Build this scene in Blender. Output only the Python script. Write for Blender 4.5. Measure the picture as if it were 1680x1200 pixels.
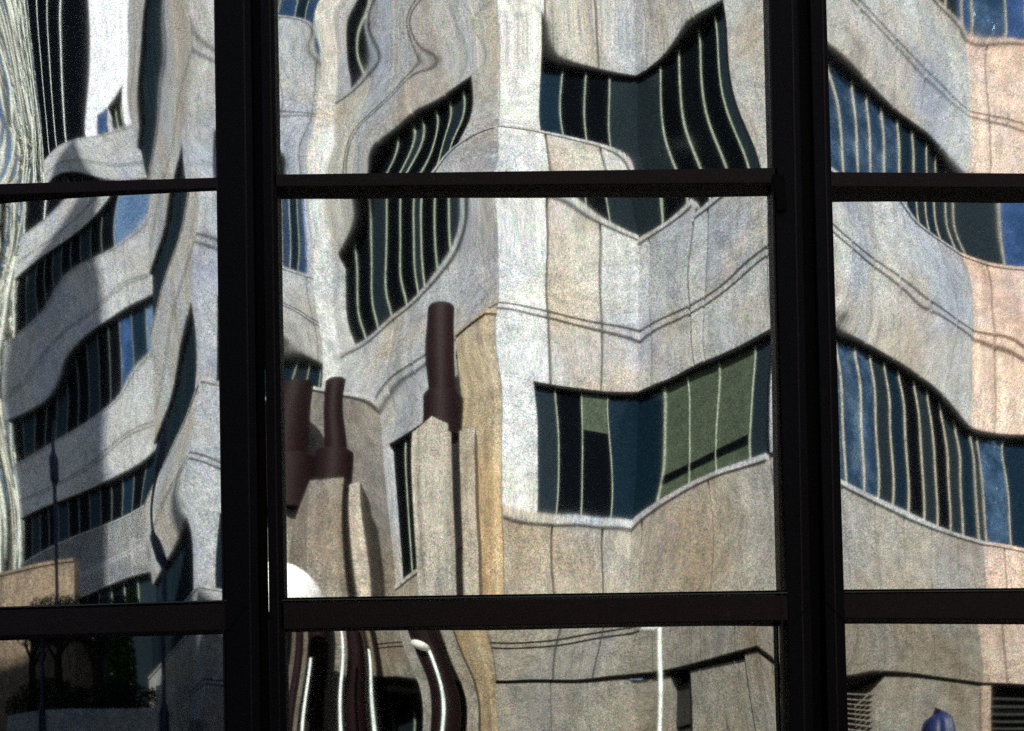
import bpy, bmesh, math, random, json
import numpy as np
from mathutils import Vector, Matrix

random.seed(7)
ROLL = 0.018
scene = bpy.context.scene
for o in list(bpy.data.objects):
    bpy.data.objects.remove(o, do_unlink=True)

# ------------------------------------------------------------------ camera
EYE = 1.6            # eye height above the pavement
GAP = 5.0            # camera to glass facade (facade stands in the plane y = 0)
FPX = 1500.0
cam_d = bpy.data.cameras.new("camera")
cam = bpy.data.objects.new("camera", cam_d)
scene.collection.objects.link(cam)
cam_d.sensor_width = 36.0
cam_d.lens = 36.0 * FPX / 1680.0
cam_d.shift_y = (1450.0 - 600.0) / 1680.0
cam_d.shift_x = (840.0 - 855.0) / 1680.0
cam_d.clip_end = 2000.0
cam.location = (0.0, -GAP, EYE)
cam.matrix_world = Matrix.Translation((0, -GAP, EYE)) @ Matrix.Rotation(math.radians(90), 4, 'X') @ Matrix.Rotation(-ROLL, 4, 'Z')
scene.camera = cam

# ------------------------------------------------------------------ sky and sun
SUN_DIR = Vector((-0.02, 0.76, 0.63)).normalized()
world = bpy.data.worlds.new("World"); scene.world = world; world.use_nodes = True
nt = world.node_tree
sky = nt.nodes.new("ShaderNodeTexSky"); sky.sky_type = 'NISHITA'; sky.sun_disc = False
sky.sun_elevation = math.asin(SUN_DIR.z)
sky.sun_rotation = math.atan2(SUN_DIR.x, SUN_DIR.y)
nt.links.new(sky.outputs[0], nt.nodes["Background"].inputs[0])
nt.nodes["Background"].inputs[1].default_value = 0.075
sd = bpy.data.lights.new("sun", 'SUN'); sd.energy = 5.0; sd.angle = math.radians(1.0); sd.color = (1.0, 0.955, 0.90)
sun = bpy.data.objects.new("sun", sd); scene.collection.objects.link(sun)
sun.rotation_euler = (-SUN_DIR).to_track_quat('-Z', 'Y').to_euler()
sun.location = (-10, 30, 40)
scene.view_settings.view_transform = 'Standard'; scene.view_settings.look = 'None'
scene.view_settings.gamma = 1.0; scene.view_settings.exposure = 0.64
scene.view_settings.use_curve_mapping = False
scene.cycles.max_bounces = 8; scene.cycles.glossy_bounces = 5; scene.cycles.diffuse_bounces = 3
scene.cycles.use_denoising = False

# ------------------------------------------------------------------ materials
def new_mat(name):
    m = bpy.data.materials.new(name); m.use_nodes = True
    n = m.node_tree; b = n.nodes["Principled BSDF"]
    return m, n, b

def noise(n, scale, detail=2.0, vec=None, rough=0.6):
    t = n.nodes.new("ShaderNodeTexNoise"); t.inputs["Scale"].default_value = scale
    t.inputs["Detail"].default_value = detail; t.inputs["Roughness"].default_value = rough
    if vec: n.links.new(vec, t.inputs["Vector"])
    return t

def mix(n, kind, fac, a, b):
    m = n.nodes.new("ShaderNodeMix"); m.data_type = 'RGBA'; m.blend_type = kind
    if isinstance(fac, (int, float)): m.inputs[0].default_value = fac
    else: n.links.new(fac, m.inputs[0])
    for s, v in ((6, a), (7, b)):
        if isinstance(v, tuple): m.inputs[s].default_value = (*v, 1)
        else: n.links.new(v, m.inputs[s])
    return m.outputs[2]

def ramp(n, inp, stops):
    r = n.nodes.new("ShaderNodeValToRGB"); n.links.new(inp, r.inputs[0])
    while len(r.color_ramp.elements) < len(stops): r.color_ramp.elements.new(0.5)
    for e, (p, c) in zip(r.color_ramp.elements, stops):
        e.position = p; e.color = (*c, 1) if isinstance(c, tuple) else (c, c, c, 1)
    return r.outputs[0]

def aggregate(n, base, vec, scale, amount):
    """speckle of coloured stone chips, a few millimetres to centimetres across"""
    t = noise(n, scale, 1.0, vec, 0.9)
    c = n.nodes.new("ShaderNodeVectorMath"); c.operation = 'SUBTRACT'; n.links.new(t.outputs["Color"], c.inputs[0])
    c.inputs[1].default_value = (0.5, 0.5, 0.5)
    k = n.nodes.new("ShaderNodeVectorMath"); k.operation = 'SCALE'; n.links.new(c.outputs[0], k.inputs[0]); k.inputs["Scale"].default_value = amount * 0.8
    f = n.nodes.new("ShaderNodeMath"); f.operation = 'MULTIPLY_ADD'; n.links.new(t.outputs["Fac"], f.inputs[0]); f.inputs[1].default_value = amount * 1.6; f.inputs[2].default_value = 1.0 - amount * 0.8
    a = n.nodes.new("ShaderNodeVectorMath"); a.operation = 'ADD'; n.links.new(k.outputs[0], a.inputs[0]); n.links.new(f.outputs[0], a.inputs[1])
    m = n.nodes.new("ShaderNodeVectorMath"); m.operation = 'MAXIMUM'; n.links.new(a.outputs[0], m.inputs[0]); m.inputs[1].default_value = (0.02, 0.02, 0.02)
    return mix(n, 'MULTIPLY', 1.0, base, m.outputs[0])

def concrete(name, col, warm=(0.41, 0.33, 0.25), chip=58.0, amount=1.7, streak=0.28, mottle=0.75):
    m, n, b = new_mat(name)
    tc = n.nodes.new("ShaderNodeTexCoord"); vec = tc.outputs["Object"]
    big = noise(n, 0.55, 4.0, vec)
    cool = noise(n, 0.4, 3.0, vec); cool.inputs["Distortion"].default_value = 0.6
    c0 = mix(n, 'MIX', ramp(n, cool.outputs["Fac"], [(0.46, 0.0), (0.64, mottle)]), col, tuple(q*w for q, w in zip(col, (0.70, 0.74, 0.92))))
    c1 = mix(n, 'MIX', ramp(n, big.outputs["Fac"], [(0.44, 0.0), (0.64, mottle)]), c0, warm)
    med = noise(n, 4.5, 5.0, vec, 0.7)
    c2 = mix(n, 'MULTIPLY', 0.7, c1, ramp(n, med.outputs["Fac"], [(0.34, 0.55), (0.60, 1.10)]))
    mp = n.nodes.new("ShaderNodeMapping"); n.links.new(vec, mp.inputs[0]); mp.inputs["Scale"].default_value = (7, 7, 0.6)
    st = noise(n, 1.0, 5.0, mp.outputs[0], 0.7)
    c3 = mix(n, 'MULTIPLY', streak, c2, ramp(n, st.outputs["Fac"], [(0.30, 0.45), (0.62, 1.1)]))
    c4 = aggregate(n, c3, vec, chip, amount)
    n.links.new(c4, b.inputs["Base Color"]); b.inputs["Roughness"].default_value = 0.9
    b.inputs["Specular IOR Level"].default_value = 0.2
    bp = n.nodes.new("ShaderNodeBump"); bp.inputs["Strength"].default_value = 0.25; bp.inputs["Distance"].default_value = 0.01
    n.links.new(med.outputs["Fac"], bp.inputs["Height"]); n.links.new(bp.outputs[0], b.inputs["Normal"])
    return m

def plain(name, col, rough=0.6, metal=0.0, spec=0.5, speck=0.0, scale=120.0, wear=0.0):
    m, n, b = new_mat(name)
    tc = n.nodes.new("ShaderNodeTexCoord"); vec = tc.outputs["Object"]
    t = noise(n, 6.0, 5.0, vec, 0.7)
    c = mix(n, 'MULTIPLY', 0.8, col, ramp(n, t.outputs["Fac"], [(0.3, 0.65), (0.65, 1.2)]))
    if wear:
        w = noise(n, 17.0, 6.0, vec, 0.8)
        c = mix(n, 'MIX', ramp(n, w.outputs["Fac"], [(0.60, 0.0), (0.78, wear)]), c, (0.10, 0.085, 0.09))
    if speck: c = aggregate(n, c, vec, scale, speck)
    n.links.new(c, b.inputs["Base Color"])
    b.inputs["Roughness"].default_value = rough; b.inputs["Metallic"].default_value = metal
    b.inputs["Specular IOR Level"].default_value = spec
    return m

def glazing(name, col, refl, bump=0.0, bscale=3.0, tint=(0.6, 0.75, 1.0), rough=0.06, speck=1.2):
    """dark tinted window glass of the far buildings: a dark body under a reflective coat"""
    m, n, b = new_mat(name)
    tc = n.nodes.new("ShaderNodeTexCoord"); vec = tc.outputs["Object"]
    b.inputs["Base Color"].default_value = (*col, 1); b.inputs["Roughness"].default_value = 0.5
    b.inputs["Specular IOR Level"].default_value = 0.0
    c = aggregate(n, col, vec, 60.0, speck); n.links.new(c, b.inputs["Base Color"])
    g = n.nodes.new("ShaderNodeBsdfGlossy"); g.inputs["Color"].default_value = (*tint, 1); g.inputs["Roughness"].default_value = rough
    if bump:
        t = noise(n, bscale, 4.0, vec, 0.65)
        bp = n.nodes.new("ShaderNodeBump"); bp.inputs["Strength"].default_value = bump; bp.inputs["Distance"].default_value = 0.1
        n.links.new(t.outputs["Fac"], bp.inputs["Height"]); n.links.new(bp.outputs[0], g.inputs["Normal"])
    mx = n.nodes.new("ShaderNodeMixShader"); mx.inputs[0].default_value = refl
    if bump:
        t2 = noise(n, bscale*0.9, 5.0, vec, 0.6); n.links.new(ramp(n, t2.outputs["Fac"], [(0.40, refl*0.15), (0.62, min(1.0, refl*2.2))]), mx.inputs[0])
    n.links.new(b.outputs[0], mx.inputs[1]); n.links.new(g.outputs[0], mx.inputs[2])
    n.links.new(mx.outputs[0], n.nodes["Material Output"].inputs[0])
    return m

def mirror_glass(name, tint):
    m, n, b = new_mat(name)
    tc = n.nodes.new("ShaderNodeTexCoord"); vec = tc.outputs["Object"]
    g = n.nodes.new("ShaderNodeBsdfGlossy"); g.inputs["Roughness"].default_value = 0.024
    n.links.new(aggregate(n, tint, vec, 170.0, 1.1), g.inputs["Color"])      # fine grime specks on the glass
    b.inputs["Base Color"].default_value = (0.05, 0.055, 0.06, 1); b.inputs["Roughness"].default_value = 0.6
    dust = noise(n, 2.3, 6.0, vec, 0.7)
    mx = n.nodes.new("ShaderNodeMixShader")
    n.links.new(ramp(n, dust.outputs["Fac"], [(0.45, 0.004), (0.75, 0.05)]), mx.inputs[0])
    n.links.new(g.outputs[0], mx.inputs[1]); n.links.new(b.outputs[0], mx.inputs[2])
    n.links.new(mx.outputs[0], n.nodes["Material Output"].inputs[0])
    return m

M = {}
M['mirror'] = mirror_glass('coated_mirror_glass', (0.80, 0.86, 0.83))
M['mirror_low'] = mirror_glass('shade_dimmed_mirror_glass', (0.50, 0.545, 0.52))  # same glass, tint lowered so the bottom row looks shaded
M['stile'] = plain('blue_black_anodised', (0.0011, 0.0013, 0.0032), 0.6, 0.0, 0.12, 1.2, 110.0, wear=0.12)
M['rail'] = plain('brown_black_painted', (0.0115, 0.0042, 0.0055), 0.5, 0.0, 0.2, 1.3, 110.0, wear=0.5)
M['gasket_or_shadow'] = plain('gasket_and_shadow_black', (0.003, 0.003, 0.003), 0.8, 0, 0.1)  # also colours the painted shadow line at the window heads
M['bead'] = plain('grey_green_bead', (0.045, 0.065, 0.07), 0.45, 0.3, 0.5, 1.0, 110.0)
M['concrete'] = concrete('grey_white_concrete', (0.46, 0.46, 0.46))
M['concrete_bright'] = concrete('paler_white_concrete', (0.56, 0.555, 0.55), (0.60, 0.56, 0.50), streak=0.25, mottle=0.4)  # paler mix for the pier and first panels of face C
M['concrete_low'] = concrete('shade_toned_tan_concrete', (0.37, 0.335, 0.285), (0.30, 0.22, 0.15), streak=0.45)  # tan concrete, darkened to stand in for shade on the lowest storey
M['concrete_second'] = concrete('greyer_concrete', (0.39, 0.395, 0.405), streak=0.45)
M['concrete_third'] = concrete('buff_concrete', (0.47, 0.44, 0.40), streak=0.4)
M['concrete_warm'] = concrete('tan_concrete', (0.50, 0.40, 0.27), (0.58, 0.38, 0.20), streak=0.8)
M['concrete_pink'] = concrete('pinkish_concrete', (0.60, 0.46, 0.38), (0.56, 0.36, 0.26), streak=0.6)
M['concrete_blue'] = concrete('cool_grey_concrete', (0.42, 0.43, 0.46), (0.36, 0.33, 0.30), chip=38.0)
M['concrete_dark'] = concrete('brown_grey_concrete', (0.24, 0.21, 0.18), (0.20, 0.15, 0.11), streak=0.7)
M['column'] = concrete('board_marked_concrete', (0.46, 0.42, 0.37), (0.40, 0.32, 0.25), streak=1.0)
M['joint_shadow'] = plain('dark_joint_shade', (0.06, 0.055, 0.05), 0.9, 0, 0.1)  # dark backing painted as the shade inside open joints and reveals
M['mullion_dim'] = plain('grey_aluminium', (0.13, 0.14, 0.13), 0.5, 0, 0.4)
M['white_wall'] = concrete('white_render', (0.72, 0.70, 0.74), (0.66, 0.62, 0.70), chip=26.0, amount=0.7, streak=0.2, mottle=0.2)
M['far_wall'] = concrete('far_pale_concrete', (0.40, 0.40, 0.41), (0.33, 0.31, 0.30), chip=26.0, amount=1.4, streak=0.3)
M['mullion'] = plain('pale_aluminium', (0.33, 0.37, 0.29), 0.5, 0.0, 0.4, 0.8, 60.0)
M['mullion_warm'] = plain('cream_aluminium', (0.44, 0.40, 0.32), 0.5, 0.0, 0.4, 0.8, 60.0)
M['black_glass'] = glazing('black_window_glass', (0.002, 0.0025, 0.0035), 0.004, rough=0.15)
M['slate_glass'] = glazing('slate_window_glass', (0.012, 0.018, 0.022), 0.015, rough=0.2)
M['blue_glass'] = glazing('blue_window_glass', (0.004, 0.012, 0.020), 0.03, rough=0.2)
M['sky_glass'] = glazing('sky_blue_window_glass', (0.015, 0.04, 0.10), 0.45, 0.5, 2.0, (0.42, 0.54, 0.80), rough=0.15)
M['pale_sky_glass'] = glazing('bright_sky_window_glass', (0.10, 0.16, 0.26), 0.75, 0.3, 2.0, (0.80, 0.90, 1.0), rough=0.2)
M['mottled_glass'] = glazing('mottled_blue_window_glass', (0.012, 0.03, 0.06), 0.26, 1.0, 3.5, (0.50, 0.64, 0.80), rough=0.12)
M['green_blind'] = plain('grey_green_blind', (0.058, 0.074, 0.050), 0.8, 0, 0.1, 1.3, 60.0)
M['dark_void'] = plain('dark_interior', (0.004, 0.004, 0.005), 0.9, 0, 0.05)
M['rust'] = plain('maroon_painted_steel', (0.011, 0.0028, 0.0038), 0.65, 0, 0.12, 0.8, 60.0)
M['globe'] = plain('opal_globe', (0.85, 0.80, 0.74), 0.35, 0, 0.5, 0.3, 60.0)
_b = M['globe'].node_tree.nodes['Principled BSDF']; _b.inputs['Emission Color'].default_value = (1.0, 0.86, 0.76, 1); _b.inputs['Emission Strength'].default_value = 0.12   # the globes are lit
M['pale_metal'] = plain('pale_pole_paint', (0.90, 0.93, 0.90), 0.3, 0.0, 0.8)
M['navy_metal'] = plain('navy_pole_paint', (0.004, 0.008, 0.045), 0.5, 0, 0.3)
M['navy_cloth'] = plain('navy_canvas', (0.005, 0.014, 0.085), 0.5, 0, 0.5, 0.5, 90.0)
M['tan_panel'] = concrete('tan_panel', (0.20, 0.15, 0.105), (0.24, 0.17, 0.12), chip=30.0, streak=0.7)
M['foliage'] = plain('leaf_green', (0.018, 0.060, 0.008), 0.7, 0, 0.2)
M['hedge'] = plain('hedge_green', (0.006, 0.010, 0.004), 0.8, 0, 0.1)
M['silver_leaf'] = plain('silver_leaf', (0.50, 0.51, 0.46), 0.5, 0, 0.4, 0.8, 30.0)
M['bark'] = plain('dark_bark', (0.02, 0.016, 0.013), 0.9, 0, 0.1)
M['pale_bark'] = plain('pale_bark', (0.5, 0.47, 0.40), 0.8, 0, 0.1, 0.8, 30)
M['paving'] = concrete('paving', (0.26, 0.25, 0.25), (0.22, 0.2, 0.18), chip=40, streak=0.0)
M['asphalt'] = plain('asphalt', (0.05, 0.05, 0.052), 0.9, 0, 0.1, 0.8, 60)
M['louvre'] = plain('bronze_louvre', (0.035, 0.034, 0.030), 0.6, 0, 0.3)

# ------------------------------------------------------------------ helpers
def tag(o, label=None, cat=None, group=None, kind=None):
    if label: o['label'] = label
    if cat: o['category'] = cat
    if group: o['group'] = group
    if kind: o['kind'] = kind
    return o

def link(o, parent=None):
    scene.collection.objects.link(o)
    if parent is not None:
        o.parent = parent
        o.matrix_parent_inverse = parent.matrix_world.inverted() if parent.type == 'EMPTY' and False else Matrix()
    return o

class MB:
    """collects closed solids, then becomes ONE mesh object"""
    def __init__(s): s.v = []; s.f = []; s.m = []; s.mats = []
    def mi(s, mat):
        if mat not in s.mats: s.mats.append(mat)
        return s.mats.index(mat)
    def hexa(s, bottom, top, mat):
        k = len(s.v); s.v += list(bottom) + list(top); i = s.mi(mat); n = len(bottom)
        s.f.append(tuple(k + q for q in reversed(range(n)))); s.m.append(i)
        s.f.append(tuple(k + n + q for q in range(n))); s.m.append(i)
        for q in range(n):
            r = (q + 1) % n
            s.f.append((k + q, k + r, k + n + r, k + n + q)); s.m.append(i)
    def quad(s, a, b, c, d, mat):
        k = len(s.v); s.v += [a, b, c, d]; s.f.append((k, k+1, k+2, k+3)); s.m.append(s.mi(mat))
    def tube(s, pts, rads, mat, n=10, cap=True):
        k = len(s.v); i = s.mi(mat)
        for q, (p, r) in enumerate(zip(pts, rads)):
            p = Vector(p); a = Vector(pts[max(0, q-1)]); b = Vector(pts[min(len(pts)-1, q+1)])
            t = (b - a).normalized(); u = t.cross(Vector((0.3, 1, 0.1))).normalized(); w = t.cross(u)
            for j in range(n):
                g = 2*math.pi*j/n; s.v.append(tuple(p + (u*math.cos(g) + w*math.sin(g))*r))
        for q in range(len(pts)-1):
            for j in range(n):
                j2 = (j+1) % n
                s.f.append((k+q*n+j, k+q*n+j2, k+(q+1)*n+j2, k+(q+1)*n+j)); s.m.append(i)
        if cap:
            s.f.append(tuple(k+j for j in reversed(range(n)))); s.m.append(i)
            e = k+(len(pts)-1)*n; s.f.append(tuple(e+j for j in range(n))); s.m.append(i)
    def lathe(s, c, prof, mat, n=24):
        k = len(s.v); i = s.mi(mat); x, y = c
        for r, z in prof:
            for j in range(n):
                g = 2*math.pi*j/n; s.v.append((x + r*math.cos(g), y + r*math.sin(g), z))
        for q in range(len(prof)-1):
            for j in range(n):
                j2 = (j+1) % n
                s.f.append((k+q*n+j, k+q*n+j2, k+(q+1)*n+j2, k+(q+1)*n+j)); s.m.append(i)
        s.f.append(tuple(k+j for j in reversed(range(n)))); s.m.append(i)
        e = k+(len(prof)-1)*n; s.f.append(tuple(e+j for j in range(n))); s.m.append(i)
    def build(s, name, parent=None, smooth=False):
        me = bpy.data.meshes.new(name); me.from_pydata([tuple(v) for v in s.v], [], s.f)
        for m in s.mats: me.materials.append(M[m])
        me.polygons.foreach_set('material_index', s.m)
        bm = bmesh.new(); bm.from_mesh(me); bmesh.ops.recalc_face_normals(bm, faces=bm.faces[:]); bm.to_mesh(me); bm.free()
        if smooth: me.polygons.foreach_set('use_smooth', [True]*len(me.polygons))
        me.update()
        return link(bpy.data.objects.new(name, me), parent)

def empty(name, loc=(0, 0, 0)):
    o = bpy.data.objects.new(name, None); scene.collection.objects.link(o); o.location = loc
    return o

def wp(x, t, z):
    """plan distance t from the camera along the reflected line of sight -> the real place in front of the glass"""
    return Vector((x, GAP - t, z + EYE))

class Face:
    """one straight wall face; s runs along it, n sticks out of it, z is height above the eye"""
    def __init__(s, a, b, lift=0.0, key='G'):
        s.key = key
        s.a = Vector(a); s.b = Vector(b); s.L = (s.b - s.a).length; s.d = (s.b - s.a)/s.L
        n = Vector((-s.d.y, s.d.x)); mid = (s.a + s.b)/2
        s.n = n if n.dot(-mid) > 0 else -n; s.lift = lift
    def p(s, q, n, z):
        r = s.a + s.d*q + s.n*n
        return wp(r.x, r.y, z + s.lift)
    def box(s, mb, q0, q1, z0, z1, n0, n1, mat):
        lo = [s.p(q0, n0, z0), s.p(q1, n0, z0), s.p(q1, n1, z0), s.p(q0, n1, z0)]
        hi = [s.p(q0, n0, z1), s.p(q1, n0, z1), s.p(q1, n1, z1), s.p(q0, n1, z1)]
        mb.hexa(lo, hi, mat)

# ------------------------------------------------------------------ the setting
mb = MB()
mb.quad((-400, -400, 0), (400, -400, 0), (400, 400, 0), (-400, 400, 0), 'asphalt')
tag(mb.build('ground'), kind='structure')
mb = MB()
mb.hexa([(-34, -38, -0.02), (34, -38, -0.02), (34, 0.5, -0.02), (-34, 0.5, -0.02)], [(-34, -38, 0.12), (34, -38, 0.12), (34, 0.5, 0.12), (-34, 0.5, 0.12)], 'paving')
tag(mb.build('pavement'), kind='structure')

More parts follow.
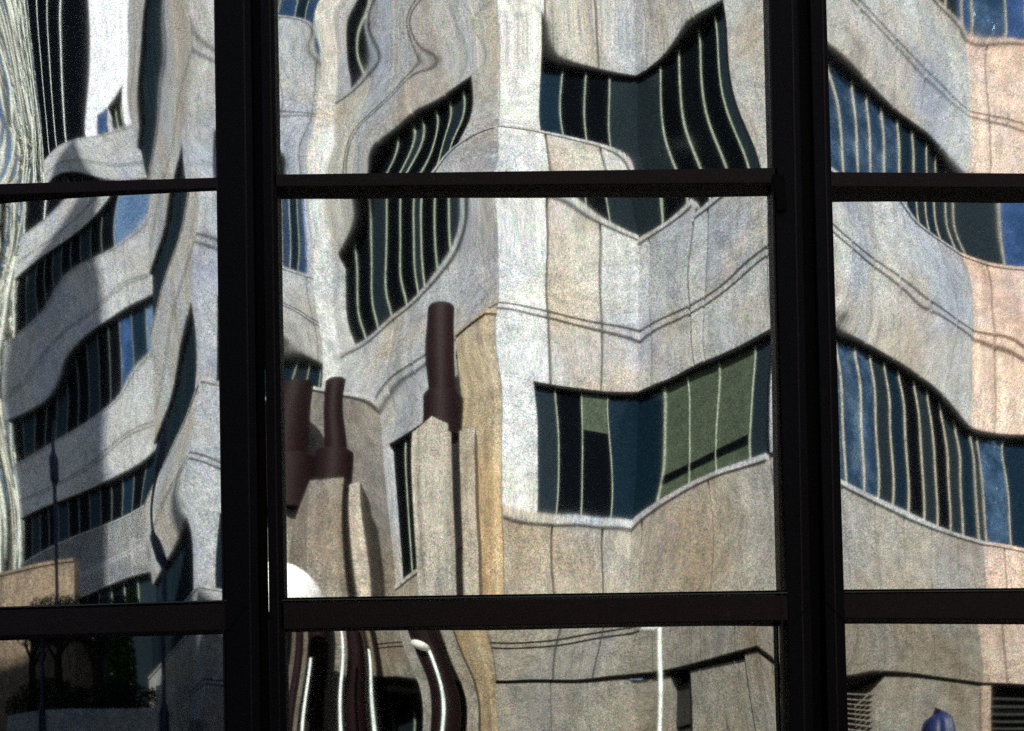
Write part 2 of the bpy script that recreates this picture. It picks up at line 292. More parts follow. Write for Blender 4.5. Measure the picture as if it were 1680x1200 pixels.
# ------------------------------------------------------------------ glass facade
BS = json.loads(r'''{"LT":{"b":[-4.4098,-1.5349,3.85919,5.19261],"n":[23,11],"c":[[571,427,295,175,66,-33,-125,-211,-294,-377,-462,-550,-641,-736],[1279,1110,953,808,675,551,436,326,219,114,8,-101,-212,-327],[1954,1756,1571,1400,1240,1091,951,817,687,558,430,300,168,32],[2591,2361,2146,1946,1758,1583,1417,1258,1104,953,802,650,495,338],[3184,2918,2670,2438,2221,2018,1826,1643,1466,1291,1117,942,765,585],[3722,3415,3128,2863,2615,2385,2168,1961,1760,1564,1368,1170,969,764],[4189,3833,3505,3202,2924,2666,2425,2196,1976,1759,1542,1321,1096,865],[4561,4151,3776,3434,3124,2840,2579,2333,2096,1862,1626,1385,1136,879],[4813,4341,3914,3532,3190,2885,2608,2351,2105,1860,1609,1349,1078,795],[4917,4375,3892,3466,3096,2774,2491,2234,1987,1738,1478,1203,912,606],[4842,4224,3681,3212,2817,2488,2211,1965,1729,1486,1223,938,633,310],[4561,3865,3259,2749,2336,2013,1757,1538,1326,1098,840,553,243,-85],[4058,3284,2619,2072,1653,1352,1135,957,781,578,334,56,-245,-562],[3332,2485,1770,1199,794,537,374,247,113,-58,-277,-529,-801,-1090],[2413,1500,752,189,-171,-367,-465,-540,-635,-769,-946,-1151,-1377,-1628],[1384,414,-352,-853,-1117,-1244,-1284,-1312,-1372,-1465,-1581,-1726,-1911,-2136],[385,-582,-1351,-1784,-1901,-1892,-1848,-1820,-1840,-1911,-2019,-2159,-2347,-2580],[-437,-1201,-1739,-1988,-2011,-1951,-1897,-1877,-1906,-2008,-2193,-2417,-2665,-2942],[-1045,-1552,-1854,-1970,-1972,-1913,-1873,-1878,-1938,-2074,-2298,-2579,-2888,-3220],[-1458,-1763,-1910,-1941,-1931,-1904,-1894,-1919,-2000,-2160,-2400,-2704,-3050,-3427],[-1709,-1878,-1938,-1905,-1833,-1815,-1844,-1899,-2008,-2200,-2471,-2800,-3172,-3580],[-1843,-1919,-1914,-1840,-1756,-1709,-1728,-1794,-1939,-2183,-2503,-2867,-3264,-3694],[-1903,-1920,-1876,-1762,-1678,-1660,-1699,-1766,-1920,-2184,-2529,-2919,-3337,-3782],[-1915,-1869,-1784,-1672,-1605,-1623,-1701,-1806,-1981,-2253,-2593,-2983,-3405,-3856],[-1919,-1837,-1741,-1647,-1603,-1633,-1724,-1865,-2071,-2351,-2685,-3064,-3479,-3925],[-1927,-1835,-1748,-1681,-1656,-1690,-1785,-1946,-2173,-2461,-2793,-3161,-3562,-3995]]},"LM":{"b":[-4.4518,-1.53254,1.52576,3.84282],"n":[24,19],"c":[[1262,1197,1134,1073,1014,958,905,856,811,769,732,698,669,644,622,603,588,575,565,556,550,545],[1476,1407,1339,1273,1208,1144,1084,1026,973,923,878,838,802,771,745,722,704,689,676,666,658,651],[1672,1600,1528,1456,1384,1314,1245,1179,1117,1059,1006,958,916,880,849,823,802,784,770,758,748,739],[1850,1775,1699,1621,1543,1464,1387,1312,1241,1174,1113,1057,1009,968,933,904,880,861,845,831,818,807],[2005,1928,1848,1766,1681,1594,1508,1424,1343,1266,1196,1134,1079,1033,995,963,937,916,897,881,866,851],[2133,2055,1973,1886,1794,1700,1605,1510,1418,1332,1253,1184,1123,1073,1032,998,970,947,926,906,887,868],[2228,2151,2067,1976,1879,1777,1671,1566,1463,1367,1279,1203,1138,1084,1041,1005,976,949,925,901,877,852],[2283,2208,2124,2031,1928,1818,1703,1586,1472,1365,1269,1187,1118,1063,1018,981,949,920,890,860,830,799],[2291,2220,2137,2042,1935,1818,1692,1564,1439,1322,1219,1133,1062,1006,961,923,888,852,815,778,740,702],[2244,2178,2097,2002,1892,1768,1634,1495,1359,1234,1126,1038,968,914,869,827,785,741,694,647,600,557],[2140,2076,1998,1904,1792,1663,1521,1372,1228,1097,987,902,837,785,739,691,638,580,520,461,407,360],[1976,1913,1835,1740,1627,1495,1348,1194,1044,912,806,729,672,623,572,511,441,365,288,217,157,112],[1757,1688,1606,1509,1393,1259,1111,958,811,684,589,526,480,432,368,287,191,89,-7,-88,-148,-185],[1494,1410,1317,1212,1092,955,812,670,538,426,348,305,269,213,128,16,-113,-246,-362,-449,-502,-521],[1204,1098,986,866,735,596,459,342,241,154,103,79,43,-33,-147,-295,-466,-633,-767,-851,-889,-887],[910,780,644,502,356,214,86,3,-57,-112,-129,-144,-201,-308,-452,-633,-848,-1051,-1195,-1269,-1288,-1266],[634,487,335,177,17,-123,-239,-290,-317,-366,-370,-376,-457,-610,-777,-967,-1217,-1452,-1597,-1661,-1671,-1645],[388,230,71,-89,-252,-395,-495,-538,-555,-604,-621,-626,-715,-910,-1106,-1284,-1537,-1805,-1941,-1998,-2017,-2012],[182,12,-154,-317,-480,-624,-711,-744,-766,-812,-841,-859,-949,-1149,-1384,-1566,-1782,-2049,-2195,-2266,-2316,-2359],[22,-161,-337,-509,-677,-814,-890,-911,-935,-991,-1028,-1055,-1166,-1366,-1606,-1807,-2007,-2218,-2360,-2467,-2571,-2680],[-91,-287,-467,-639,-814,-953,-1023,-1034,-1039,-1105,-1166,-1198,-1332,-1543,-1777,-1976,-2174,-2338,-2457,-2607,-2776,-2967],[-159,-368,-547,-698,-851,-1004,-1096,-1114,-1087,-1136,-1222,-1295,-1448,-1663,-1886,-2074,-2247,-2378,-2483,-2675,-2927,-3214],[-189,-414,-598,-729,-805,-886,-995,-1105,-1162,-1234,-1297,-1385,-1546,-1763,-1980,-2178,-2344,-2462,-2580,-2789,-3086,-3435],[-191,-430,-625,-758,-804,-805,-844,-963,-1126,-1291,-1395,-1505,-1663,-1841,-2015,-2192,-2368,-2539,-2725,-2967,-3273,-3638],[-171,-408,-594,-720,-774,-785,-814,-901,-1035,-1210,-1374,-1541,-1733,-1919,-2078,-2220,-2361,-2545,-2789,-3078,-3417,-3804],[-130,-359,-536,-659,-728,-769,-818,-901,-1019,-1176,-1353,-1542,-1743,-1934,-2101,-2247,-2393,-2584,-2844,-3157,-3519,-3928],[-68,-286,-458,-586,-681,-760,-843,-938,-1051,-1186,-1345,-1523,-1714,-1908,-2090,-2262,-2435,-2640,-2898,-3214,-3586,-4010]]},"LB":{"b":[-4.4938,-1.54526,-0.80774,1.46988],"n":[24,19],"c":[[-131,-120,-108,-94,-77,-59,-39,-17,7,34,62,93,125,159,195,233,272,312,354,396,439,482],[-111,-99,-86,-69,-51,-29,-4,23,53,86,122,161,201,244,288,333,380,427,474,521,568,615],[-93,-81,-66,-48,-28,-3,25,57,92,132,174,220,269,319,371,424,477,531,583,635,686,736],[-76,-64,-49,-31,-9,18,49,84,124,169,218,271,326,385,444,504,564,624,681,737,791,843],[-62,-50,-35,-17,6,34,66,104,148,197,252,311,373,439,506,573,639,704,766,825,881,934],[-49,-38,-24,-6,16,44,77,117,163,216,274,339,408,480,553,626,698,768,833,895,952,1005],[-37,-28,-15,1,23,49,82,122,168,223,285,353,427,504,583,662,739,812,880,943,1000,1051],[-26,-19,-9,6,25,49,80,118,164,218,280,351,427,509,592,676,756,832,901,963,1018,1066],[-16,-12,-4,7,23,44,72,106,149,200,261,330,408,491,577,662,745,821,890,950,1001,1043],[-7,-6,-1,7,18,35,57,86,123,169,225,291,365,447,532,618,700,775,841,897,942,978],[1,0,0,4,11,22,38,60,89,127,174,231,298,374,455,538,617,688,749,799,837,866],[9,4,1,0,2,6,15,28,48,74,109,153,208,272,344,418,491,555,609,652,683,706],[17,8,1,-5,-9,-11,-11,-7,1,14,33,61,98,144,199,260,320,375,420,455,482,503],[25,13,1,-10,-21,-30,-38,-44,-49,-50,-47,-40,-26,-4,28,67,110,150,186,216,243,269],[33,17,0,-16,-32,-49,-65,-81,-98,-114,-129,-142,-153,-159,-158,-148,-130,-107,-80,-50,-15,26],[41,21,0,-21,-43,-66,-91,-117,-144,-174,-205,-237,-271,-304,-336,-360,-370,-365,-345,-311,-261,-196],[48,25,1,-25,-53,-83,-114,-149,-186,-227,-271,-319,-369,-422,-475,-523,-555,-563,-549,-512,-449,-366],[57,30,2,-29,-61,-97,-135,-177,-222,-272,-325,-382,-442,-502,-560,-610,-643,-654,-641,-604,-543,-460],[65,35,3,-31,-68,-108,-151,-199,-251,-306,-365,-427,-488,-547,-597,-634,-656,-659,-644,-608,-555,-484],[73,41,6,-31,-72,-116,-164,-215,-271,-330,-392,-454,-514,-566,-608,-634,-645,-640,-618,-580,-529,-465],[82,47,10,-30,-74,-121,-171,-226,-284,-345,-407,-467,-524,-571,-607,-629,-636,-626,-598,-553,-497,-430],[92,55,15,-27,-73,-122,-175,-231,-290,-351,-412,-471,-524,-570,-604,-626,-631,-619,-588,-537,-473,-397],[101,63,21,-23,-70,-120,-174,-231,-290,-351,-411,-468,-520,-565,-600,-623,-630,-617,-583,-528,-457,-373],[111,71,29,-16,-64,-116,-170,-227,-286,-345,-404,-461,-513,-559,-595,-620,-629,-617,-583,-526,-451,-360],[122,81,38,-8,-57,-108,-162,-219,-277,-337,-395,-452,-505,-552,-590,-617,-627,-618,-585,-529,-453,-359],[133,92,48,2,-47,-98,-152,-208,-266,-325,-384,-442,-496,-544,-584,-613,-625,-618,-588,-534,-459,-365],[145,104,60,13,-35,-86,-140,-195,-253,-312,-371,-430,-485,-536,-578,-608,-623,-618,-591,-541,-470,-378]]},"CT":{"b":[-1.32982,1.51794,3.8309,5.13717],"n":[23,11],"c":[[82,284,375,358,304,275,250,223,150,28,-49,-22,102,302],[-35,177,278,263,258,280,246,237,189,29,-58,-31,58,181],[-47,193,299,270,235,217,204,197,168,-54,-127,-117,-99,-72],[28,296,428,395,187,83,182,168,63,-209,-258,-312,-387,-447],[176,413,500,422,167,101,123,66,7,-185,-406,-618,-783,-892],[400,546,526,305,105,55,85,18,-36,-248,-625,-964,-1190,-1319],[713,707,644,453,173,-46,-62,-1,-106,-447,-899,-1256,-1493,-1636],[1128,926,670,411,205,-30,-214,-221,-350,-730,-1085,-1383,-1623,-1801],[1550,1187,756,359,184,4,-54,-21,-189,-614,-1001,-1323,-1598,-1831],[1869,1362,816,289,98,24,-55,20,-116,-486,-857,-1186,-1493,-1783],[2123,1613,1090,461,28,-16,-63,-6,-120,-426,-733,-1053,-1386,-1721],[2309,1794,1237,581,44,-65,-66,-10,-112,-395,-670,-993,-1340,-1694],[2382,1779,1146,500,-7,-140,-119,-91,-194,-455,-741,-1050,-1378,-1716],[2375,1727,1079,461,-15,-173,-162,-158,-271,-519,-841,-1148,-1452,-1762],[2305,1675,1054,475,39,-145,-164,-172,-288,-532,-860,-1184,-1493,-1789],[2165,1608,1033,491,92,-109,-169,-197,-276,-485,-804,-1145,-1465,-1757],[1940,1520,1026,523,123,-108,-186,-208,-260,-447,-742,-1064,-1368,-1641],[1632,1410,1030,571,159,-105,-199,-198,-253,-437,-693,-958,-1208,-1437],[1277,1284,1051,607,172,-116,-228,-213,-271,-436,-624,-810,-987,-1155],[932,1108,1007,651,240,-62,-209,-208,-240,-366,-491,-603,-710,-817],[595,900,913,665,304,-2,-161,-181,-185,-251,-305,-352,-400,-452],[212,619,741,603,318,34,-138,-182,-173,-162,-120,-98,-90,-91],[-228,260,494,483,313,101,-47,-91,-84,-52,39,123,189,242],[-680,-129,207,335,310,215,127,88,88,127,218,328,436,536],[-1123,-511,-79,181,301,331,322,310,315,351,429,538,662,793],[-1554,-877,-352,31,288,441,521,557,579,611,669,760,878,1019]]},"CM":{"b":[-1.35158,1.55756,1.51013,3.82036],"n":[24,19],"c":[[-911,-822,-728,-628,-530,-445,-385,-355,-348,-340,-300,-208,-81,27,66,78,151,302,439,507,488,381],[-732,-643,-549,-449,-346,-254,-188,-163,-178,-205,-201,-122,30,144,97,8,58,253,387,428,384,257],[-591,-495,-397,-295,-192,-98,-34,-18,-54,-107,-134,-83,69,174,78,-26,55,260,375,398,338,192],[-496,-383,-275,-168,-64,22,71,70,14,-53,-89,-73,18,35,7,34,156,307,411,435,361,185],[-461,-320,-192,-74,32,110,129,91,21,-48,-81,-77,2,16,33,93,218,377,486,522,431,218],[-497,-331,-178,-45,69,149,163,93,-8,-66,-54,-73,-37,13,59,130,258,423,540,594,500,257],[-603,-444,-290,-149,-17,85,115,47,-65,-99,-7,-64,-167,-97,49,132,259,435,557,597,508,262],[-737,-608,-470,-308,-146,-19,28,-18,-104,-135,-36,-12,-120,-141,-3,167,292,443,551,568,468,221],[-833,-674,-502,-321,-147,-9,44,1,-84,-139,-112,-48,-29,-69,-72,111,323,464,563,577,444,165],[-893,-705,-519,-338,-160,-12,45,0,-85,-132,-102,-43,-20,-53,-47,118,331,490,588,593,426,122],[-934,-725,-529,-349,-174,-16,45,0,-80,-123,-92,-26,-15,-78,-65,116,300,492,601,595,418,130],[-972,-754,-556,-373,-196,-18,44,-6,-79,-131,-159,-98,33,68,77,106,265,487,605,591,448,216],[-1007,-766,-556,-376,-207,-4,55,-3,-74,-129,-172,-112,59,102,119,92,265,496,608,594,509,346],[-1043,-772,-540,-354,-193,-3,44,-19,-100,-171,-209,-122,44,84,100,116,287,492,606,617,573,448],[-1087,-790,-544,-358,-204,-40,-3,-62,-143,-219,-245,-124,47,91,91,130,278,463,586,618,570,457],[-1131,-826,-548,-313,-141,-29,-37,-114,-205,-277,-280,-155,4,74,92,165,314,475,578,610,536,429],[-1139,-852,-580,-329,-126,-21,-24,-101,-206,-289,-298,-185,-28,70,91,196,357,497,576,613,566,469],[-1072,-780,-507,-249,-50,-14,-43,-108,-187,-238,-230,-149,-17,77,87,191,340,480,560,630,644,583],[-943,-618,-335,-91,91,117,66,-18,-111,-170,-177,-135,-35,55,82,185,319,451,556,687,749,721],[-815,-475,-184,50,205,221,122,2,-98,-169,-180,-124,-42,38,87,172,283,395,545,740,825,825],[-733,-406,-127,95,230,237,112,-58,-170,-244,-274,-235,-145,-20,103,252,366,434,535,708,811,859],[-698,-397,-142,61,183,190,85,-78,-197,-277,-321,-268,-112,24,110,255,386,437,498,627,746,839],[-699,-424,-191,-6,112,149,106,-9,-132,-236,-317,-315,-179,8,99,174,299,351,411,533,664,783],[-722,-470,-256,-85,34,94,92,29,-71,-199,-311,-355,-274,-60,104,149,229,298,361,460,580,705],[-761,-527,-328,-167,-47,26,50,32,-31,-164,-288,-354,-330,-167,64,156,211,269,331,410,508,620],[-811,-592,-404,-248,-126,-40,9,19,-28,-142,-267,-352,-368,-262,-49,104,192,255,314,378,453,541],[-871,-663,-482,-328,-200,-101,-35,-13,-49,-142,-259,-359,-398,-335,-174,3,142,237,304,358,412,473]]},"CB":{"b":[-1.35431,1.53841,-0.86323,1.46002],"n":[24,19],"c":[[-34,-33,-36,-43,-55,-72,-94,-123,-159,-202,-254,-314,-381,-453,-527,-600,-675,-765,-874,-997,-1120,-1233],[-29,-25,-24,-27,-35,-47,-65,-87,-115,-149,-189,-237,-295,-364,-448,-546,-661,-807,-981,-1156,-1307,-1425],[-26,-17,-13,-12,-15,-23,-36,-54,-76,-103,-135,-172,-220,-282,-367,-482,-635,-838,-1075,-1291,-1456,-1559],[-23,-11,-2,3,4,0,-8,-22,-40,-63,-90,-122,-161,-214,-292,-414,-601,-860,-1149,-1396,-1557,-1627],[-22,-6,7,17,23,24,20,10,-6,-28,-55,-86,-123,-171,-245,-367,-563,-851,-1189,-1459,-1602,-1616],[-22,-2,16,30,41,48,48,42,28,5,-26,-63,-107,-160,-232,-346,-532,-827,-1208,-1480,-1580,-1512],[-24,1,23,43,59,71,77,75,63,39,3,-47,-107,-176,-254,-354,-525,-824,-1232,-1458,-1472,-1303],[-26,2,29,54,76,94,106,109,101,77,35,-27,-109,-208,-318,-435,-582,-826,-1171,-1326,-1262,-995],[-29,3,34,63,91,115,133,142,139,118,74,3,-98,-228,-380,-540,-689,-876,-1105,-1157,-993,-615],[-33,2,36,70,103,133,157,173,176,160,118,44,-67,-214,-387,-567,-750,-935,-1082,-1007,-692,-200],[-38,-1,36,74,111,146,177,200,209,200,163,92,-20,-178,-382,-616,-833,-947,-920,-713,-331,195],[-43,-5,34,74,115,155,191,219,235,232,202,137,30,-130,-346,-607,-836,-887,-739,-448,-41,477],[-49,-10,30,71,114,156,196,230,252,255,230,171,68,-80,-271,-487,-689,-758,-642,-354,64,580],[-55,-17,22,64,107,151,194,231,257,264,245,189,90,-53,-233,-429,-602,-678,-604,-350,34,517],[-61,-26,12,53,95,139,182,221,250,261,247,197,102,-41,-227,-432,-609,-685,-610,-390,-73,346],[-68,-36,0,38,79,121,163,202,232,247,239,199,116,-15,-189,-381,-542,-616,-576,-440,-206,142],[-76,-47,-15,20,58,98,138,175,206,225,226,200,142,47,-79,-216,-328,-414,-471,-442,-288,-18],[-83,-58,-30,1,36,72,110,146,177,200,210,203,178,135,77,12,-60,-159,-284,-324,-255,-97],[-91,-70,-46,-18,13,46,81,116,149,177,197,208,212,210,203,179,111,10,-101,-152,-166,-128],[-98,-82,-61,-37,-9,23,57,92,128,161,191,216,236,246,238,196,118,14,-88,-143,-167,-164],[-105,-92,-75,-53,-27,4,39,78,119,160,199,234,260,269,252,201,112,-5,-103,-159,-179,-175],[-110,-101,-86,-65,-39,-6,32,77,126,179,230,276,308,319,300,250,171,79,5,-52,-79,-84],[-114,-106,-92,-71,-43,-7,38,93,155,223,293,358,409,438,439,415,377,337,306,257,217,180],[-115,-108,-94,-71,-39,5,60,128,209,300,398,496,585,659,711,745,769,788,810,796,737,650],[-113,-106,-90,-63,-24,29,99,186,291,414,551,698,848,994,1130,1251,1352,1438,1499,1510,1440,1313],[-108,-99,-79,-46,2,68,155,266,404,568,757,970,1199,1436,1672,1890,2077,2224,2318,2345,2283,2141],[-99,-87,-62,-21,38,120,230,371,547,763,1017,1310,1633,1976,2320,2640,2913,3120,3250,3295,3249,3113]]},"RT":{"b":[1.69635,4.6041,3.77534,5.08269],"n":[24,11],"c":[[-1875,-1401,-916,-427,49,495,902,1288,1673,2042,2369,2641,2858,3024],[-2037,-1568,-1082,-578,-66,437,916,1373,1810,2205,2543,2827,3062,3251],[-2187,-1723,-1241,-737,-215,313,851,1374,1835,2244,2607,2922,3190,3412],[-2332,-1866,-1390,-896,-380,148,713,1251,1716,2155,2567,2930,3243,3509],[-2476,-2000,-1527,-1053,-547,3,542,1039,1516,1991,2448,2862,3227,3543],[-2624,-2141,-1668,-1214,-714,-161,371,861,1326,1798,2278,2739,3153,3514],[-2762,-2290,-1828,-1373,-870,-322,190,656,1133,1598,2099,2589,3032,3426],[-2859,-2351,-1852,-1435,-1040,-567,-68,452,981,1456,1941,2422,2871,3281],[-2940,-2443,-1981,-1573,-1194,-768,-291,229,806,1294,1762,2228,2673,3087],[-3023,-2584,-2147,-1704,-1318,-913,-448,48,564,1055,1542,2010,2448,2853],[-3069,-2677,-2266,-1845,-1471,-1063,-599,-120,321,815,1311,1773,2198,2588],[-3044,-2707,-2347,-1970,-1604,-1208,-770,-319,108,594,1074,1518,1925,2296],[-2929,-2645,-2339,-2012,-1670,-1301,-904,-491,-71,381,830,1249,1635,1988],[-2726,-2491,-2234,-1955,-1652,-1325,-973,-601,-211,195,599,984,1343,1674],[-2451,-2259,-2047,-1814,-1557,-1277,-974,-650,-307,46,399,740,1064,1369],[-2126,-1973,-1802,-1612,-1402,-1170,-918,-646,-359,-62,236,529,813,1085],[-1777,-1658,-1524,-1374,-1208,-1024,-822,-603,-371,-131,113,357,597,832],[-1426,-1336,-1235,-1122,-996,-855,-700,-532,-353,-166,28,224,420,616],[-1091,-1027,-955,-874,-783,-681,-568,-445,-313,-172,-25,127,282,440],[-785,-743,-696,-642,-581,-512,-436,-351,-259,-159,-52,61,180,302],[-515,-492,-465,-434,-398,-357,-310,-257,-198,-131,-58,22,108,199],[-285,-277,-267,-254,-238,-219,-196,-169,-135,-96,-50,2,61,126],[-93,-98,-101,-102,-103,-101,-96,-87,-75,-56,-32,-2,34,77],[63,49,35,23,11,0,-9,-15,-18,-16,-8,4,23,48],[187,166,145,124,103,83,64,48,34,24,19,19,24,34],[283,257,230,203,177,151,126,102,81,63,49,39,34,33],[353,323,293,263,233,204,176,148,123,100,81,64,51,42]]},"RM":{"b":[1.68852,4.61343,1.48845,3.74897],"n":[24,19],"c":[[-989,-985,-923,-807,-639,-434,-211,5,186,307,356,360,377,485,742,1067,1369,1604,1751,1825,1860,1880],[-1123,-1124,-1065,-943,-760,-529,-280,-38,176,329,401,416,427,511,758,965,1124,1268,1370,1444,1523,1602],[-1234,-1237,-1179,-1055,-858,-604,-338,-88,146,322,411,435,449,551,787,846,883,969,1044,1151,1283,1405],[-1323,-1325,-1264,-1134,-927,-657,-392,-149,97,293,397,427,454,593,747,729,718,744,808,976,1144,1271],[-1390,-1389,-1321,-1177,-954,-678,-443,-219,37,260,385,411,471,622,711,738,714,662,712,900,1063,1183],[-1435,-1422,-1345,-1197,-978,-713,-497,-278,-13,236,371,423,554,616,668,719,693,667,664,824,1002,1155],[-1468,-1433,-1348,-1212,-1016,-775,-554,-331,-67,193,357,472,583,615,680,691,663,639,683,897,1084,1239],[-1511,-1454,-1360,-1230,-1058,-835,-601,-375,-124,163,403,545,586,574,554,588,660,692,805,1030,1228,1387],[-1579,-1517,-1414,-1272,-1107,-885,-642,-419,-196,144,413,535,597,582,498,552,637,754,933,1148,1349,1523],[-1658,-1609,-1513,-1372,-1194,-977,-735,-492,-238,72,348,516,604,619,528,558,618,780,986,1199,1404,1594],[-1709,-1670,-1580,-1435,-1246,-1036,-796,-526,-241,8,292,453,539,554,490,523,598,753,951,1163,1375,1580],[-1703,-1664,-1576,-1437,-1260,-1063,-840,-587,-319,-66,213,398,512,533,499,506,559,678,854,1058,1269,1480],[-1630,-1587,-1503,-1380,-1225,-1048,-846,-620,-374,-120,135,333,459,502,493,487,515,598,737,913,1108,1315],[-1496,-1452,-1377,-1272,-1141,-987,-810,-610,-389,-155,71,259,385,445,456,451,465,518,618,757,923,1109],[-1317,-1277,-1213,-1126,-1017,-887,-736,-563,-371,-170,23,186,304,369,393,396,403,436,502,604,735,890],[-1113,-1078,-1026,-956,-868,-761,-635,-491,-332,-168,-11,124,225,287,317,326,332,351,394,463,559,679],[-900,-873,-832,-777,-707,-622,-521,-406,-281,-153,-31,74,156,210,239,251,257,268,293,337,403,489],[-693,-673,-643,-601,-548,-483,-406,-319,-225,-130,-40,38,100,143,167,179,184,189,203,229,271,329],[-503,-490,-468,-438,-400,-353,-297,-235,-169,-102,-40,14,57,88,106,115,117,119,125,139,163,198],[-335,-327,-314,-295,-269,-238,-201,-160,-117,-74,-34,0,27,46,57,62,62,60,61,66,78,97],[-192,-190,-183,-173,-158,-140,-118,-95,-70,-46,-24,-6,8,17,21,21,18,14,10,10,14,22],[-76,-78,-77,-74,-68,-60,-51,-41,-31,-21,-13,-6,-3,-2,-4,-8,-14,-21,-26,-31,-32,-31],[16,10,6,4,2,2,2,2,2,1,0,-3,-7,-13,-19,-27,-35,-43,-51,-57,-62,-65],[85,76,69,62,55,49,42,35,28,20,12,3,-7,-16,-26,-36,-46,-56,-64,-72,-79,-84],[134,123,113,103,92,82,71,59,47,35,23,10,-3,-15,-27,-38,-49,-59,-68,-77,-84,-90],[165,153,141,128,116,103,89,76,61,47,33,18,4,-9,-21,-33,-44,-54,-64,-72,-80,-87],[179,166,153,140,127,113,99,85,70,56,41,27,14,1,-11,-22,-33,-42,-51,-59,-66,-73]]},"RB":{"b":[1.71186,4.63839,-0.91903,1.43148],"n":[24,19],"c":[[-16,33,81,125,165,198,221,230,220,186,123,32,-83,-207,-310,-344,-244,43,458,854,1163,1378],[-22,25,69,111,148,180,204,215,209,182,130,50,-53,-169,-277,-338,-283,-4,397,691,899,1055],[-26,18,59,97,131,161,183,195,193,171,128,60,-31,-137,-238,-303,-265,-1,318,503,658,811],[-29,11,48,83,114,141,161,172,171,154,118,61,-17,-110,-200,-247,-192,5,180,316,481,667],[-30,6,39,70,97,120,137,146,144,130,100,55,-7,-82,-159,-211,-174,-38,85,228,405,619],[-31,1,31,57,80,99,112,118,115,101,76,40,-4,-50,-88,-110,-117,-97,-18,142,362,627],[-30,-2,24,46,65,79,88,90,84,69,47,18,-12,-39,-58,-76,-100,-111,-57,100,344,657],[-29,-4,18,36,51,61,65,63,55,39,16,-9,-34,-55,-70,-82,-93,-116,-87,75,339,682],[-27,-5,13,27,38,45,45,40,28,10,-13,-39,-66,-88,-102,-105,-103,-138,-117,56,327,678],[-24,-6,9,21,28,31,29,21,7,-13,-39,-67,-97,-123,-142,-149,-153,-192,-166,4,273,622],[-21,-6,7,15,20,21,16,6,-10,-32,-59,-89,-121,-152,-177,-197,-223,-262,-231,-75,181,518],[-18,-5,5,12,15,13,7,-4,-21,-44,-72,-104,-139,-174,-209,-246,-286,-315,-279,-146,80,386],[-15,-4,4,9,11,8,1,-11,-28,-51,-79,-112,-150,-191,-235,-281,-324,-343,-307,-197,-9,254],[-12,-2,4,8,9,6,-1,-13,-31,-53,-81,-115,-155,-199,-248,-296,-335,-347,-315,-226,-75,139],[-9,-1,5,8,8,5,-2,-14,-30,-52,-80,-114,-153,-198,-246,-291,-323,-332,-306,-235,-117,50],[-7,1,6,8,8,5,-2,-12,-28,-48,-75,-107,-145,-188,-231,-270,-297,-303,-282,-228,-138,-10],[-5,2,6,9,9,6,0,-10,-24,-43,-67,-97,-132,-169,-206,-239,-260,-266,-250,-209,-141,-45],[-3,3,7,9,9,7,2,-7,-19,-36,-58,-84,-114,-145,-176,-202,-219,-223,-212,-182,-131,-60],[-2,4,8,10,10,8,4,-3,-14,-29,-47,-69,-93,-119,-143,-163,-176,-180,-172,-150,-113,-60],[-1,4,8,10,11,9,6,0,-9,-21,-35,-53,-72,-92,-110,-125,-135,-138,-132,-116,-89,-51],[-1,4,8,10,11,10,8,3,-3,-13,-24,-37,-52,-66,-80,-90,-98,-99,-95,-83,-63,-35],[-1,4,7,10,11,11,10,7,2,-5,-13,-22,-33,-43,-52,-59,-64,-65,-61,-52,-38,-17],[-1,3,7,9,11,12,11,10,7,2,-3,-9,-16,-22,-28,-33,-35,-35,-32,-25,-13,2],[-1,3,6,9,11,12,13,12,11,9,6,3,-1,-4,-7,-10,-11,-10,-7,-1,8,21],[-2,2,5,8,11,12,14,15,15,15,14,13,12,11,10,9,10,12,15,20,28,38],[-3,1,4,7,10,13,15,17,18,20,21,22,22,23,24,25,27,29,33,38,45,53],[-5,-1,3,6,10,13,16,18,21,24,26,29,31,33,35,38,41,44,48,53,59,66]]}}''')
def bs_eval(d, X, Zv):
    C = np.array(d['c'])*1e-5; x0, x1, z0, z1 = d['b']; nx, nz = d['n']
    fx = np.clip((X-x0)/(x1-x0)*nx, 0, nx-1e-9); fz = np.clip((Zv-z0)/(z1-z0)*nz, 0, nz-1e-9)
    def w(t): return np.stack([(1-t)**3, 3*t**3-6*t**2+4, -3*t**3+3*t**2+3*t+1, t**3], 1)/6
    ix = fx.astype(int); iz = fz.astype(int); WX = w(fx-ix); WZ = w(fz-iz)
    BX = np.zeros((len(X), nx+3)); BZ = np.zeros((len(Zv), nz+3))
    for k in range(4):
        BX[np.arange(len(X)), ix+k] += WX[:, k]; BZ[np.arange(len(Zv)), iz+k] += WZ[:, k]
    return BX @ C @ BZ.T

